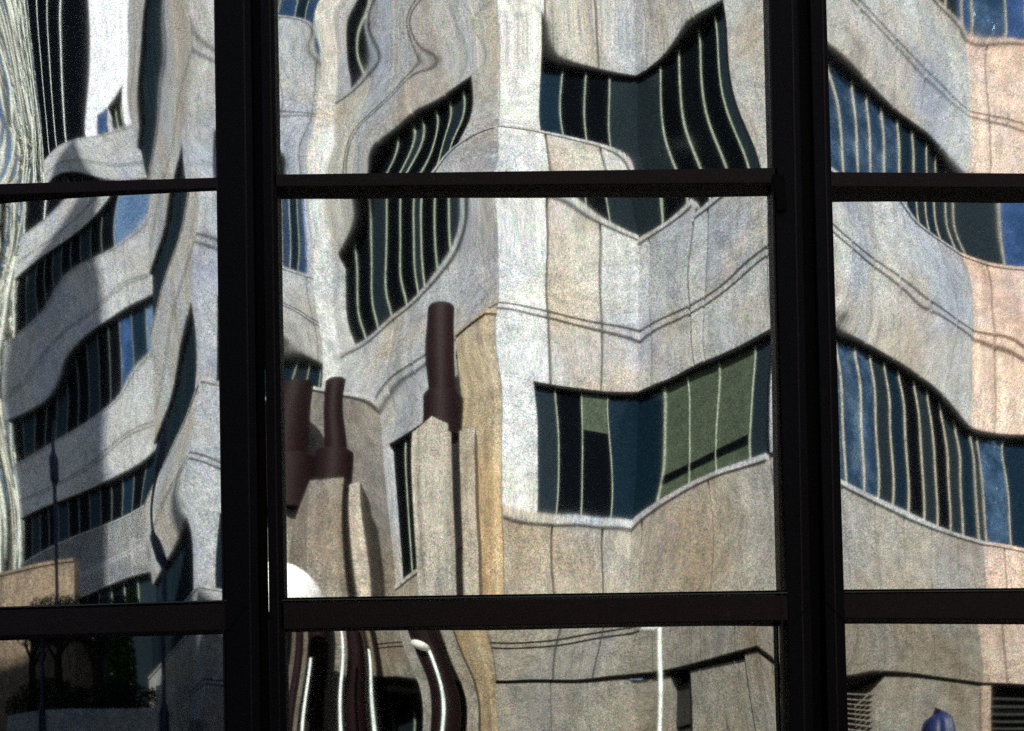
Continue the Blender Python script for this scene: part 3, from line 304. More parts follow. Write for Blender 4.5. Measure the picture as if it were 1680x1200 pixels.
facade = empty('glass_facade', (0, 0, 0))
tag(facade, 'dark framed mirror glass office facade reflecting concrete buildings across the courtyard', 'building facade')
PANE_LABEL = {'LT': 'upper left pane reflecting a dark tower and white wall', 'LM': 'middle left pane reflecting curved pale bands of windows', 'LB': 'lower left pane reflecting a dark terrace', 'CT': 'upper middle pane reflecting bulging concrete and dark windows', 'CM': 'centre pane reflecting capped columns and zigzag concrete', 'CB': 'lower middle pane reflecting posts and globe lamps', 'RT': 'upper right pane reflecting mottled blue windows', 'RM': 'middle right pane reflecting a long sloping window band', 'RB': 'lower right pane reflecting louvres and a navy parasol'}
for key, d in BS.items():
    x0, x1, z0, z1 = d['b']
    nx = int((x1-x0)/0.022); nz = int((z1-z0)/0.022)
    X = np.linspace(x0, x1, nx); Zv = np.linspace(z0, z1, nz)
    H = bs_eval(d, X, Zv)
    vx = np.repeat(X, nz); vz = np.tile(Zv, nx)
    co = np.stack([vx, H.ravel(), vz + EYE], 1)
    faces = []
    for i in range(nx-1):
        for j in range(nz-1):
            a = i*nz + j
            faces.append((a, a+nz, a+nz+1, a+1))
    me = bpy.data.meshes.new('window_pane'); me.from_pydata(co.tolist(), [], faces)
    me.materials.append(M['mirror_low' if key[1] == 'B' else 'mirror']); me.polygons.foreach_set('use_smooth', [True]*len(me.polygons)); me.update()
    o = link(bpy.data.objects.new('window_pane', me), facade)
    o['label'] = PANE_LABEL[key]

def fu(px, py, depth=0.0):
    """a measured corner of the framing -> its place in the facade plane (depth: how far it stands proud)"""
    a, b = px - 855.0, 1450.0 - py
    c, s = math.cos(ROLL), math.sin(ROLL)
    k = (GAP - depth)/FPX
    return ((a*c + b*s)*k, (-a*s + b*c)*k + EYE)

def bar(mb, tl, tr, br, bl, front, back, mat):
    """a framing bar from its four corners as seen on its front face"""
    P = [fu(*q, depth=front) for q in (tl, tr, br, bl)]
    lo = [(x, -front, z) for x, z in P]; hi = [(x, back, z) for x, z in P]
    mb.hexa(lo, hi, mat)

def soften(o, w=0.004):
    m = o.modifiers.new('edge', 'BEVEL'); m.width = w; m.segments = 2; m.limit_method = 'ANGLE'
    return o

def stile(x_top, x_bot, w_top, w_bot, parent=facade):
    mb = MB()
    # x at y=0 and y=1200, extended over the whole height of the facade
    def at(y, xa, xb): return xa + (xb - xa)*y/1200.0
    Y = (-135, 1900)
    w = [at(y, w_top, w_bot) for y in Y]; x = [at(y, x_top, x_bot) for y in Y]
    bar(mb, (x[0], Y[0]), (x[0]+w[0], Y[0]), (x[1]+w[1], Y[1]), (x[1], Y[1]), 0.045, 0.16, 'stile')
    return soften(mb.build('stile', parent))

for x0, x1, w0, w1 in ((351, 372, 60, 55), (427, 444, 22, 26), (1262, 1297, 47, 38), (1329, 1359, 27, 33), (-560, -540, 60, 60), (2200, 2245, 60, 60)):
    stile(x0, x1, w0, w1)
mb = MB()      # black recess between neighbouring window units
for xa, xb in ((409, 425), (1307, 1333)):
    bar(mb, (xa-6, -135), (xa+24, -135), (xb+24, 1900), (xb-6, 1900), 0.0, 0.15, 'gasket_or_shadow')
mb.build('joint_seal', facade)

def rail(tl, tr, br, bl, name='rail'):
    mb = MB(); bar(mb, tl, tr, br, bl, 0.045, 0.16, 'rail')
    return soften(mb.build(name, facade))
# underside of each bar is seen from below, so fronts end a little above the measured edge
rail((-560, 318), (357, 291), (357, 309), (-560, 337))
rail((449, 286), (1276, 275), (1278, 300), (450, 306))
rail((1361, 282), (2230, 288), (2230, 310), (1362, 306))
rail((-560, 1018), (371, 990), (372, 1034), (-560, 1060))
rail((460, 989), (1294, 977), (1296, 1018), (461, 1033))
rail((1384, 974), (2240, 966), (2240, 1020), (1386, 1015))
for y in (-125, 1705):
    rail((-560, y), (2240, y), (2240, y+70), (-560, y+70))
# glazing beads and dark gaskets along the sills of the middle row
def bead(tl, tr, h, mat, front, name):
    mb = MB(); bar(mb, tl, tr, (tr[0], tr[1]+h), (tl[0], tl[1]+h), front, 0.0, mat)
    return mb.build(name, facade)
bead((372, 984.5), (-560, 1012.5), 2.2, 'bead', 0.047, 'bead')
bead((463, 981), (1292, 968.5), 2.6, 'gasket_or_shadow', 0.040, 'gasket_or_shadow'); bead((463, 984), (1292, 971.6), 2.0, 'bead', 0.048, 'bead')
bead((1385, 967.5), (2240, 960), 2.6, 'gasket_or_shadow', 0.040, 'gasket_or_shadow'); bead((1385, 970.5), (2240, 963), 2.0, 'bead', 0.048, 'bead')
# edge trims down the stiles and mitred corner seams
mb = MB()
for xa, xb, w in ((356, 377, 3), (404, 419, 3), (446, 467, 3), (1265, 1300, 3), (1303, 1330, 3), (1352, 1388, 3)):
    bar(mb, (xa-7, -135), (xa-7+w, -135), (xb+w, 1900), (xb, 1900), 0.0475, 0.0, 'rail')
mb.build('edge_trim', facade)
for a, b in (((1301, 1022), (1334, 984)), ((1386, 1020), (1352, 985)), ((372, 1036), (404, 992))):
    mb = MB()
    bar(mb, a, (a[0]+2, a[1]), (b[0]+2, b[1]), b, 0.0485, 0.0, 'gasket_or_shadow')
    mb.build('mitre_seam', facade)
# clips at the junction of the upper rail with the right stile
mb = MB()
bar(mb, (1268, 287), (1286, 285), (1291, 342), (1276, 345), 0.062, 0.0, 'gasket_or_shadow')
mb.build('clip', facade)
# wall above and below the glass
TOP = 10.1
mb = MB()
mb.hexa([(-5.2, -0.02, 0), (5.0, -0.02, 0), (5.0, 0.4, 0), (-5.2, 0.4, 0)], [(-5.2, -0.02, 0.72), (5.0, -0.02, 0.72), (5.0, 0.4, 0.72), (-5.2, 0.4, 0.72)], 'stile')
for x0, x1, zt in ((-5.2, 5.0, 6.85),):     # parapet
    mb.hexa([(x0, 0.2, 0.72), (x1, 0.2, 0.72), (x1, 0.4, 0.72), (x0, 0.4, 0.72)], [(x0, 0.2, zt), (x1, 0.2, zt), (x1, 0.4, zt), (x0, 0.4, zt)], 'dark_void')
mb.build('backing_wall', facade)
mb = MB()      # added unseen blocks beside the glass, stepped up leftwards to cast shade
for x0, x1, zt in ((-7.0, -5.25, 18.5), (-14.6, -7.05, 21.8), (-20.6, -14.65, 46.0), (-42.0, -20.65, 12.0), (5.05, 16.0, 6.9)):
    mb.hexa([(x0, 0.1, 0.12), (x1, 0.1, 0.12), (x1, 9.0, 0.12), (x0, 9.0, 0.12)], [(x0, 0.1, zt), (x1, 0.1, zt), (x1, 9.0, zt), (x0, 9.0, zt)], 'concrete_dark')
mb.build('shade_block', facade)

# ------------------------------------------------------------------ the reflected concrete office building
FL = 4.083
S = lambda k: 4.90 + FL*(k-1)      # sill of storey k
T = lambda k: 6.79 + FL*(k-1)      # head of its window band
FACES = {k: v for k, v in {'A1': [[-2.9293, 15.3716], [-0.1482, 11.8243]], 'C': [[-0.1482, 11.8243], [1.7438, 12.5]], 'A': [[1.7438, 12.5], [3.3783, 10.4152]], 'B': [[3.3783, 10.4152], [6.5196, 12.8952]], 'C2': [[6.5196, 12.8952], [12.6815, 15.0959]], 'B0': [[-3.2961, 13.3758], [-2.1031, 14.3177]], 'D': [[-6.3211, 18.4606], [-3.305, 20.8418]], 'E': [[-9.7855, 24.3258], [-6.3211, 18.4606]], 'G': [[-19.9198, 33.2162], [-10.3816, 27.4933]], 'P10': [[-5.0, 11.4], [5.0, 11.4]], 'P11': [[-5.0, 12.3], [5.0, 12.3]], 'P19': [[-50.0, 19.0], [50.0, 19.0]], 'P24': [[-50.0, 24.0], [50.0, 24.0]], 'P15': [[-50.0, 15.0], [50.0, 15.0]]}.items()}

def trim(F):
    # (front panel, backing) shortening at the start and end of a face; inner corners run on behind their neighbour
    k = F.key
    return {'A1': ((0, 0.0), (0.052, 0.06)), 'C': ((0, 0.055), (0, -0.25)), 'A': ((0, -0.25), (0.052, 0.06)), 'B': ((0, 0.055), (0, -0.25)),
            'C2': ((0, -0.25), (0, 0)), 'B0': ((0, 0), (0, 0)), 'D': ((0, 0.055), (0, 0)), 'E': ((0, 0), (0.052, 0.06)), 'G': ((0, 0), (0, 0))}[k]

def spandrel(mb, F, q0, q1, z0, z1, joints, mat, groove=None, mats=None):
    """precast panels between two window bands, real open joints, a double reveal and a small sill"""
    J = [q0] + [j for j in joints if q0+0.05 < j < q1-0.05] + [q1]
    rows = [(z0, z1)]
    if groove is not None and z0 < groove < z1:
        rows = [(z0, groove-0.075), (groove-0.035, groove+0.035), (groove+0.075, z1)]
    T0, T1 = trim(F)
    rr = random.Random(int(F.L*1000) + int(z0*10))
    for i, (a, b) in enumerate(zip(J, J[1:])):
        pm = rr.choice(['concrete', 'concrete_second', 'concrete_third']) if mat == 'concrete' else mat
        if F.key == 'C' and i == 0 and mat == 'concrete': pm = 'concrete_bright'
        g0 = 0.018 if i else 0.0; g1 = 0.018 if b != q1 else 0.0
        for r0, r1 in rows:
            F.box(mb, a+g0, b-g1 - (T1[0] if b == q1 else 0), r0, r1, -0.05, 0.0, pm)
    F.box(mb, q0+T0[1], q1-T1[1], z0+0.01, z1-0.01, -0.34, -0.052, 'joint_shadow')

def band(F, parent, q0, q1, z0, z1, cuts, kinds, mull='mullion', rec=-0.10, mw=0.006, head=0.045):
    """one window band: panes with their own glass, and pale mullions"""
    mb = MB(); E = [q0] + list(cuts) + [q1]
    T0, T1 = trim(F)
    for i, (a, b) in enumerate(zip(E, E[1:])):
        if a < 0.05: a = a + (T0[1] if T0[1] < 0 else 0.06 if T0[1] else 0)
        if b > F.L-0.05: b = b - T1[1]
        F.box(mb, a, b, z0, z1-head, rec-0.03, rec - 0.004*(i % 2), kinds[i % len(kinds)])
    F.box(mb, max(q0, 0.06), min(q1, F.L-0.06), z1-head, z1-0.002, rec-0.03, -0.012, 'gasket_or_shadow')  # dark strip drawn as the shadow line under the window head
    w = mb.build('window', parent)
    mb = MB()
    for c in cuts: F.box(mb, c-mw, c+mw, z0, z1-head, rec+0.001, rec+0.022, mull)
    if cuts: mb.build('mullion', w)
    return w

def sill(mb, F, q0, q1, z, mat):
    q0 += 0.003 if trim(F)[0][1] > 0 else 0; q1 -= trim(F)[1][0]
    F.box(mb, q0, q1, z-0.055, z+0.0, -0.30, 0.02, mat)

near = empty('concrete_office_building', wp(1.5, 13.0, -1.6))
near.location = (0, 0, 0)
tag(near, 'pale concrete office building with zigzag facade and long dark window bands', 'building')
NF = {k: Face(*FACES[k], key=k) for k in ('A1', 'C', 'A', 'B', 'C2', 'B0')}
kB = ['black_glass', 'slate_glass', 'black_glass', 'slate_glass', 'black_glass']
spec = {
 'A1': dict(j=[0.9, 1.7, 2.5, 3.3, 4.12], mat='concrete'),
 'C': dict(j=[0.68, 1.46], mat='concrete'),
 'A': dict(j=[0.2, 1.15, 2.1], mat='concrete'),
 'B': dict(j=[0.6, 1.33, 2.02, 2.69, 3.38], mat='concrete'),
 'C2': dict(j=[0.37, 1.3, 2.2, 3.1, 4.0, 4.9, 5.8], mat='concrete_pink'),
}
win = {   # face -> storey -> (start, end, cuts, glass kinds)
 'A1': {1: (1.55, 3.2, [1.99, 2.45, 2.9], ['black_glass']),
        2: (0.20, 3.95, [0.57, 1.04, 1.51, 1.95, 2.36, 2.57, 2.93, 3.28, 3.62], ['black_glass', 'black_glass', 'slate_glass', 'black_glass', 'black_glass', 'slate_glass', 'black_glass', 'black_glass', 'slate_glass', 'black_glass'])},
 'C': {1: (0.446, 2.0, [0.76, 1.15, 1.62], ['slate_glass', 'black_glass', 'black_glass', 'blue_glass']),
       2: (0.616, 2.0, [0.976, 1.305, 1.655], ['blue_glass', 'black_glass', 'black_glass', 'slate_glass'])},
 'A': {1: (0.0, 2.12, [0.30, 0.71, 1.26, 1.79], ['blue_glass', 'green_blind', 'green_blind', 'green_blind', 'slate_glass']),
       2: (0.0, 1.71, [0.42, 0.77, 1.11, 1.44], ['slate_glass', 'black_glass', 'black_glass', 'black_glass', 'slate_glass'])},
 'B': {1: (0.10, 4.0, [0.47, 0.83, 1.22, 1.55, 1.90, 2.27, 2.65, 3.0, 3.36, 3.70], ['mottled_glass', 'mottled_glass', 'mottled_glass', 'mottled_glass', 'slate_glass', 'blue_glass', 'black_glass', 'slate_glass', 'black_glass', 'slate_glass', 'blue_glass']),
       2: (0.10, 4.0, [0.47, 0.87, 1.21, 1.51, 1.84, 2.20, 2.56, 3.0, 3.36, 3.70], ['mottled_glass', 'mottled_glass', 'mottled_glass', 'mottled_glass', 'mottled_glass', 'mottled_glass', 'blue_glass', 'blue_glass', 'slate_glass', 'blue_glass', 'slate_glass'])},
 'C2': {1: (0.0, 6.5, [0.03, 0.14, 0.63, 1.1, 1.6, 2.1, 2.6, 3.1, 3.6, 4.1, 4.6, 5.1, 5.6, 6.1], ['blue_glass', 'slate_glass', 'mottled_glass']),
        2: (0.0, 6.5, [0.03, 0.17, 0.76, 1.2, 1.7, 2.2, 2.7, 3.2, 3.7, 4.2, 4.7, 5.2, 5.7, 6.2], ['blue_glass', 'slate_glass', 'slate_glass', 'sky_glass'])},
}
for f, sp in spec.items():
    F = NF[f]; mb = MB(); mat = sp['mat']
    for k in range(0, 5):                       # spandrels: top of storey k's windows to sill of storey k+1
        q0, q1 = 0.0, F.L
        if f == 'A' and k == 1:         # the second storey's sill steps down part way along this face
            spandrel(mb, F, 0.0, 0.97, T(k), S(k+1)-0.055, sp['j'], mat, T(k)+0.75)
            spandrel(mb, F, 0.97, q1, T(k), S(k+1)-0.25, sp['j'], mat, T(k)+0.75)
            sill(mb, F, 0.0, 0.97, S(k+1), mat); sill(mb, F, 0.97, 1.71, S(k+1)-0.195, mat)
            continue
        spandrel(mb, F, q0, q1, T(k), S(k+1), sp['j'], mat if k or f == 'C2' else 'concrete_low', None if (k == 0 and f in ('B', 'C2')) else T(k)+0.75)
        sill(mb, F, q0, q1 if f != 'A' else 2.12 if k == 0 else 1.71, S(k+1)+0.055, mat)
    for k in range(1, 5):                       # windows and the solid wall beside them
        kk = k if k in win[f] else 2
        a, b, cuts, kinds = win[f][kk]
        if f in ('C2',) and k >= 3: kinds = ['sky_glass', 'sky_glass', 'mottled_glass']
        z0, z1 = S(k)+0.055, T(k)
        if f == 'A' and k == 2:
            band(F, near, a, 0.97, z0-0.055, z1, cuts[:2], kinds[:3], 'mullion')
            band(F, near, 0.97, b, z0-0.25, z1, cuts[2:], kinds[2:], 'mullion')
            F.box(mb, b, F.L-0.052, z0-0.305, z0, -0.34, -0.004, mat)
        else:
            band(F, near, a, b, z0, z1, cuts, kinds, 'mullion_warm' if f in ('B', 'C2') else 'mullion')
        if a > 0.05: F.box(mb, 0.003, a, z0, z1, -0.34, -0.004, 'concrete_bright' if f == 'C' else mat)
        if b < F.L-0.05:
            js = [b] + [j for j in sp['j'] if b+0.05 < j < F.L-0.07] + [F.L - trim(F)[1][0]]
            for u, v in zip(js, js[1:]): F.box(mb, u + (0.006 if u != b else 0), v, z0, z1, -0.34, -0.004, mat)
    F.box(mb, 0.004, F.L-0.06, S(5)+0.055, S(5)+1.5, -0.34, -0.006, mat)
    # core behind the wall
    F.box(mb, 0.0 if f == 'A1' else 0.4 if f in 'CB' else -0.2, F.L + (0.2 if f in ('C', 'B') else -0.4), -1.6, S(5)+1.4, -0.75, -0.345, 'dark_void')
    mb.build('wall', near)
# ground storey, set back under the soffit line (T(0) = 2.71)
mb = MB(); F = NF['C']
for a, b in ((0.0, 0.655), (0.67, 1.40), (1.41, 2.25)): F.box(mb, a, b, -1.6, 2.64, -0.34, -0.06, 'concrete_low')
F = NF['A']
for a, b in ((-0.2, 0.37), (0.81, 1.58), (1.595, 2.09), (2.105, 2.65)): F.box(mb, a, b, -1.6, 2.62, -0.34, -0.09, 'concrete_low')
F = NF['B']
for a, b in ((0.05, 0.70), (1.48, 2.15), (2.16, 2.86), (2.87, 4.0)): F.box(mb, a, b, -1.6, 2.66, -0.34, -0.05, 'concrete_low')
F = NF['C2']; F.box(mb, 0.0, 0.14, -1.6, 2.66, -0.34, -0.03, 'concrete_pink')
mb.build('ground_storey_wall', near)
for q in range(3):
    mb = MB(); NF['A'].box(mb, 0.37, 0.81, 0.9+q*0.55, 1.4+q*0.55, -0.30, -0.22, 'louvre'); mb.build('door_panel', near)
mb = MB()
NF['A'].box(mb, 0.31, 1.78, 5.20, 5.30, -0.099, -0.085, 'black_glass')
mb.build('blind_rail', near)
mb = MB()
NF['C'].box(mb, 1.16, 1.60, 6.02, 6.74, -0.099, -0.088, 'green_blind')
mb.build('window_blind', near)
for f, a, b, st in (('B', 0.70, 1.48, 0.10), ('C2', 0.14, 6.5, 0.10)):
    mb = MB(); F = NF[f]; z = -1.5
    while z < 2.6:
        lo = [F.p(a, -0.14, z), F.p(b, -0.14, z), F.p(b, -0.10, z-0.03), F.p(a, -0.10, z-0.03)]
        hi = [q + Vector((0, 0, 0.012)) for q in lo]
        mb.hexa(lo, hi, 'louvre' if f != 'B' else 'concrete_dark'); z += st
    mb.build('louvre', near)
# shopfront below A1 and its pilaster, and the lower wing B0
F = NF['A1']
band(F, near, 0.0, F.L-0.8, -1.5, 2.6, [0.5, 1.1, 1.7, 2.3, 2.9], ['black_glass', 'black_glass', 'slate_glass'], 'mullion', rec=-0.2, mw=0.012)
mb = MB()
F.box(mb, 3.74, F.L-0.02, -1.6, 7.40, 0.003, 0.13, 'concrete_warm')
F.box(mb, 3.72, F.L-0.0, 7.40, 7.47, 0.003, 0.16, 'concrete_warm')
mb.build('pilaster', near)
F = NF['B0']; mb = MB()
spandrel(mb, F, 0.0, F.L, 2.71, 7.50, [0.75, 1.5], 'concrete_dark', None)
F.box(mb, 0.0, F.L, 7.50, 7.56, -2.4, 0.03, 'concrete')
F.box(mb, 0.0, F.L, -1.6, 7.48, -2.2, -0.36, 'dark_void')
for a in (0.0, 0.9, 1.9): F.box(mb, a, a+0.22, -1.6, 2.70, -0.34, -0.02, 'concrete_dark')
mb.build('wing_wall', near)
# flat roof
mb = MB(); out = [NF['A1'].a, NF['A1'].b, NF['A'].a, NF['A'].b, NF['B'].b, NF['C2'].b]
zr = S(5)+1.5
lo = [wp(p.x, p.y, zr) for p in out] + [wp(NF['C2'].b.x, 24, zr), wp(NF['A1'].a.x, 24, zr)]
mb.hexa(lo, [q + Vector((0, 0, 0.15)) for q in lo], 'concrete')
mb.build('roof', near)
mb = MB()
def wallbox(mb, p, q, z0, z1, th, mat):
    f = Face(p, q); f.box(mb, 0, f.L, z0, z1, -th, 0, mat)
wallbox(mb, (NF['A1'].a.x, NF['A1'].a.y+0.05), (NF['A1'].a.x, 24.0), -1.6, zr, 0.3, 'concrete')
mb.build('end_wall', near)

# ------------------------------------------------------------------ the corner building further off
far = empty('corner_office_building'); LIFT = 0.8
tag(far, 'cool grey concrete corner building behind, two faces of banded dark windows', 'building')
FF = {k: Face(*FACES[k], lift=LIFT, key=k) for k in ('D', 'E')}
wD = {0: (0.42, 3.0), 1: (0.42, 3.3), 2: (0.42, 3.3), 3: (0.42, 2.60), 4: (0.42, 3.36), 5: (0.42, 3.36)}
for f in ('D', 'E'):
    F = FF[f]; mb = MB(); js = [0.95, 1.75, 2.55, 3.2] if f == 'D' else [i*0.95 for i in range(1, 8)]
    mat = 'concrete_blue' if f == 'D' else 'concrete'
    for k in range(-1, 6):
        spandrel(mb, F, 0.0, F.L, max(T(k), -2.4), S(k+1), js, mat, T(k)+0.75)
        sill(mb, F, 0.0, F.L, S(k+1)+0.055, mat)
        if k >= 0:
            a, b = wD[k] if f == 'D' else (0.0, F.L)
            z0, z1 = S(k)+0.055, T(k); n = 9 if f == 'D' else 16
            cuts = [a + (b-a)*i/n for i in range(1, n)]
            band(F, far, a, b, z0, z1, cuts, (['blue_glass', 'slate_glass', 'blue_glass', 'blue_glass'] if k < 3 or f == 'E' else ['sky_glass', 'blue_glass']), 'mullion' if f == 'D' else 'slate_glass', head=0.012)
            if a > 0.05: F.box(mb, 0.003, a, z0, z1, -0.34, -0.004, mat)
            if b < F.L-0.05: F.box(mb, b, F.L, z0, z1, -0.34, -0.004, mat)
    F.box(mb, 0.4 if f == 'D' else 0, F.L - (0.4 if f == 'E' else 0), -2.4, S(6)+1.2, -0.8, -0.345, 'dark_void')
    mb.build('wall', far)
mb = MB(); zr = S(6)+1.3+LIFT
lo = [wp(*FF['E'].a, zr), wp(*FF['D'].a, zr), wp(*FF['D'].b, zr), wp(FF['D'].b.x, 30, zr), wp(FF['E'].a.x, 30, zr)]
mb.hexa(lo, [q + Vector((0, 0, 0.2)) for q in lo], 'concrete_blue'); mb.build('roof', far)

# ------------------------------------------------------------------ the pale banded building at the far left
pale = empty('banded_pale_building'); LG = 2.4
tag(pale, 'pale banded building at the far left with a dark glazed tower and white stair wall', 'building')
F = Face(*FACES['G'], lift=LG); mb = MB()
js = [7.3, 9.0]
for k in range(1, 5):
    spandrel(mb, F, 0.0, F.L, T(k), S(k+1), js, 'far_wall', T(k)+0.75)
    sill(mb, F, 0.0, F.L, S(k+1)+0.055, 'far_wall')
F.box(mb, 0.0, F.L, S(2)-2.2, S(2), -0.3, 0.0, 'far_wall')
F.box(mb, 0.0, F.L, -4.2, S(5)+0.0, -0.9, -0.36, 'dark_void')
# tower glazing and white stair wall above the last sill
F.box(mb, 7.64, 8.86, S(5)+0.055, 34.0, -0.36, 0.0, 'white_wall')
F.box(mb, 9.80, F.L, S(5)+0.055, S(5)+1.05, -0.36, 0.0, 'white_wall')
F.box(mb, 8.86, F.L, S(5)+1.05, 34.0, -0.36, 0.0, 'white_wall')
F.box(mb, 8.30, 8.86, S(5)+0.055, S(5)+1.0, 0.002, 0.03, 'sky_glass')
F.box(mb, 0.0, F.L, 34.0, 34.3, -1.0, 0.1, 'white_wall')
mb.build('wall', pale)
band(F, pale, 8.86, 9.80, S(5)+0.055, S(5)+1.05, [9.17, 9.48], ['black_glass'], 'mullion', rec=-0.2, mw=0.02)
band(F, pale, 0.0, 7.64, S(5)+0.055, 34.0, [1.9, 3.9, 5.58], ['black_glass'], 'pale_metal', rec=-0.2, mw=0.035)
for k in (2, 3, 4):
    cuts = [0.8*i for i in range(1, 13)]
    kinds = ['black_glass', 'slate_glass', 'black_glass', 'black_glass', 'slate_glass', 'black_glass', 'black_glass', 'slate_glass', 'black_glass', 'black_glass', 'blue_glass', 'black_glass', 'blue_glass']
    if k == 4: cuts = cuts[:9] + [8.15]; kinds = kinds[:10] + ['pale_sky_glass']
    if k == 3: kinds = kinds[:10] + ['sky_glass', 'blue_glass', 'pale_sky_glass']
    band(F, pale, 0.0, F.L, S(k)+0.055, T(k), cuts, kinds, 'mullion_dim', rec=-0.22, mw=0.02)
band(F, pale, 0.0, F.L, -4.2, S(2)-2.2, [0.9*i for i in range(1, 11)], ['black_glass', 'slate_glass', 'black_glass'], 'mullion', rec=-0.2, mw=0.02)
mb = MB(); e = F.b
lo = [F.p(0, -1.0, 31.5), F.p(F.L, -1.0, 31.5), F.p(F.L, -8, 31.5), F.p(0, -8, 31.5)]
mb.hexa(lo, [q + Vector((0, 0, 0.2)) for q in lo], 'white_wall'); mb.build('roof', pale)

# low tan wall in front of it
mb = MB(); f = Face((-15.5, 22.6), (-11.3, 22.0))
f.box(mb, 0, f.L, -1.6, 7.55, -0.25, 0, 'tan_panel'); f.box(mb, 0, f.L, 7.55, 7.62, -0.28, 0.04, 'tan_panel')
tag(mb.build('wall'), 'low ribbed tan wall at the foot of the pale banded building', 'wall')

# ------------------------------------------------------------------ courtyard columns and posts
NEAR1, NEAR2 = 11.4/10.0, 12.3/11.0
def prism(mb, pts, z0, z1, mat, top=None):
    lo = [wp(x, t, z0) for x, t in pts]; hi = [wp(x, t, z1 if top is None else top[i]) for i, (x, t) in enumerate(pts)]
    mb.hexa(lo, hi, mat)

def column_thing(name, label, shafts, posts, group):
    e = empty(name); tag(e, label, 'column', group)
    k = NEAR2 if shafts[0][0][0][1] > 10.9 else NEAR1
    shafts = [([(x*k, t*k) for x, t in pts], z1*k, mat, [q*k for q in top] if top else None) for pts, z1, mat, top in shafts]
    posts = [(x*k, t*k, r*k, z0*k, z1*k, rnd) for x, t, r, z0, z1, rnd in posts]
    for pts, z1, mat, top in shafts:
        mb = MB(); prism(mb, pts, -1.48, z1, mat, top); mb.build('shaft', e)
    for x, t, r, z0, z1, rnd in posts:
        mb = MB(); p = wp(x, t, 0)
        prof = [(r, z0+EYE), (r, z1+EYE-(r*0.5 if rnd else 0.015))]
        if rnd: prof += [(r*math.cos(a), z1+EYE-r*0.5+r*0.5*math.sin(a)) for a in (0.4, 0.8, 1.2, 1.5)]
        else: prof += [(r-0.015, z1+EYE)]
        mb.lathe((p.x, p.y), prof, 'rust', 28)
        o = mb.build('steel_cap', e, True)
        md = o.modifiers.new('edge', 'EDGE_SPLIT'); md.split_angle = math.radians(40)
    return e
column_thing('courtyard_column', 'tall board marked concrete column with rounded maroon steel cap, beside the tan pilaster',
    [([(-1.12, 10.12), (-0.88, 9.95), (-0.68, 10.12), (-0.70, 10.5), (-1.08, 10.5)], 5.12, 'column', [5.02, 5.14, 5.10, 5.10, 5.02]),
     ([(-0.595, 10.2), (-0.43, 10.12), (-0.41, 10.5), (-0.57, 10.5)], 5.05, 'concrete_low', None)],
    [(-0.80, 10.30, 0.225, 5.0, 5.55, False), (-0.79, 10.30, 0.155, 5.55, 6.78, True)], 'capped concrete columns in the courtyard')
column_thing('courtyard_column', 'broad grey concrete column with square shouldered maroon cap, second from the tan pilaster',
    [([(-2.70, 11.5), (-2.56, 11.2), (-2.38, 11.0), (-2.05, 11.05), (-2.05, 11.5)], 4.85, 'concrete_dark', [4.15, 4.55, 4.86, 4.86, 4.8]),
     ([(-1.985, 11.05), (-1.88, 11.0), (-1.86, 11.4), (-1.98, 11.4)], 4.78, 'column', None)],
    [(-2.20, 11.25, 0.20, 4.8, 5.25, False), (-2.19, 11.25, 0.12, 5.25, 6.30, False)], 'capped concrete columns in the courtyard')
column_thing('courtyard_column', 'partly hidden column with dark maroon cap beside the left edge of the middle pane',
    [([(-3.0, 11.7), (-2.75, 11.4), (-2.55, 11.5), (-2.6, 12.0), (-3.0, 12.1)], 4.85, 'concrete_dark', None)],
    [(-2.71, 11.6, 0.27, 4.8, 5.35, False), (-2.76, 11.6, 0.22, 5.35, 6.5, False)], 'capped concrete columns in the courtyard')

def post(label, x, t, r, z1, name='steel_post', mat='rust', cat='post', group='maroon steel posts standing in the courtyard'):
    mb = MB(); p = wp(x, t, 0)
    mb.lathe((p.x, p.y), [(r*1.25, 0.12), (r*1.25, 0.2), (r, 0.24), (r, z1+EYE-0.03), (r-0.03, z1+EYE)], mat, 20)
    return tag(mb.build(name), label, cat, group)
post('thick maroon steel post behind the small globe lamp', -0.93, 11.15, 0.19, 3.35)
post('maroon steel post left of the thin bright pole', -2.64, 11.9, 0.16, 3.6)
post('black steel post between two thin bright poles', -2.09, 11.9, 0.12, 3.2)

def lamp(label, x, t, z1, r, side=0.0, pole=0.022, mat='pale_metal'):
    e = empty('globe_lamp'); tag(e, label, 'street lamp', 'globe lamps in the courtyard')
    p = wp(x, t, 0); mb = MB()
    mb.tube([(p.x, p.y, 0.12), (p.x, p.y, 0.16)], [0.09, 0.09], 'pale_metal', 16)
    mb.tube([(p.x, p.y, 0.16), (p.x, p.y, 1.2), (p.x, p.y, z1+EYE)], [pole*1.1, pole, pole], mat, 12)
    mb.build('pole', e, True)
    if r:
        mb = MB(); c = wp(x+side, t, z1)
        mb.lathe((c.x, c.y), [(max(0.004, r*math.sin(a)), c.z - r*math.cos(a)) for a in [math.pi*i/18 for i in range(19)]], 'globe', 28)
        mb.build('globe', e, True)
        mb = MB(); mb.tube([(p.x, p.y, p.z*0+z1+EYE), (c.x, c.y, c.z)], [0.012, 0.012], 'navy_metal', 8); mb.build('bracket', e)
    return e
lamp('thin pale pole carrying a small opal globe in front of the maroon post', -0.939, 10.9, 2.85, 0.10, -0.075)
lamp('bright thin pole with a tiny globe before the grey wall', 1.711, 10.9, 3.0, 0.07, -0.08, 0.019)
lamp('large opal globe lamp seen low beside the broad column', -2.60, 10.6, 3.42, 0.43, 0.0, 0.05, 'rust')
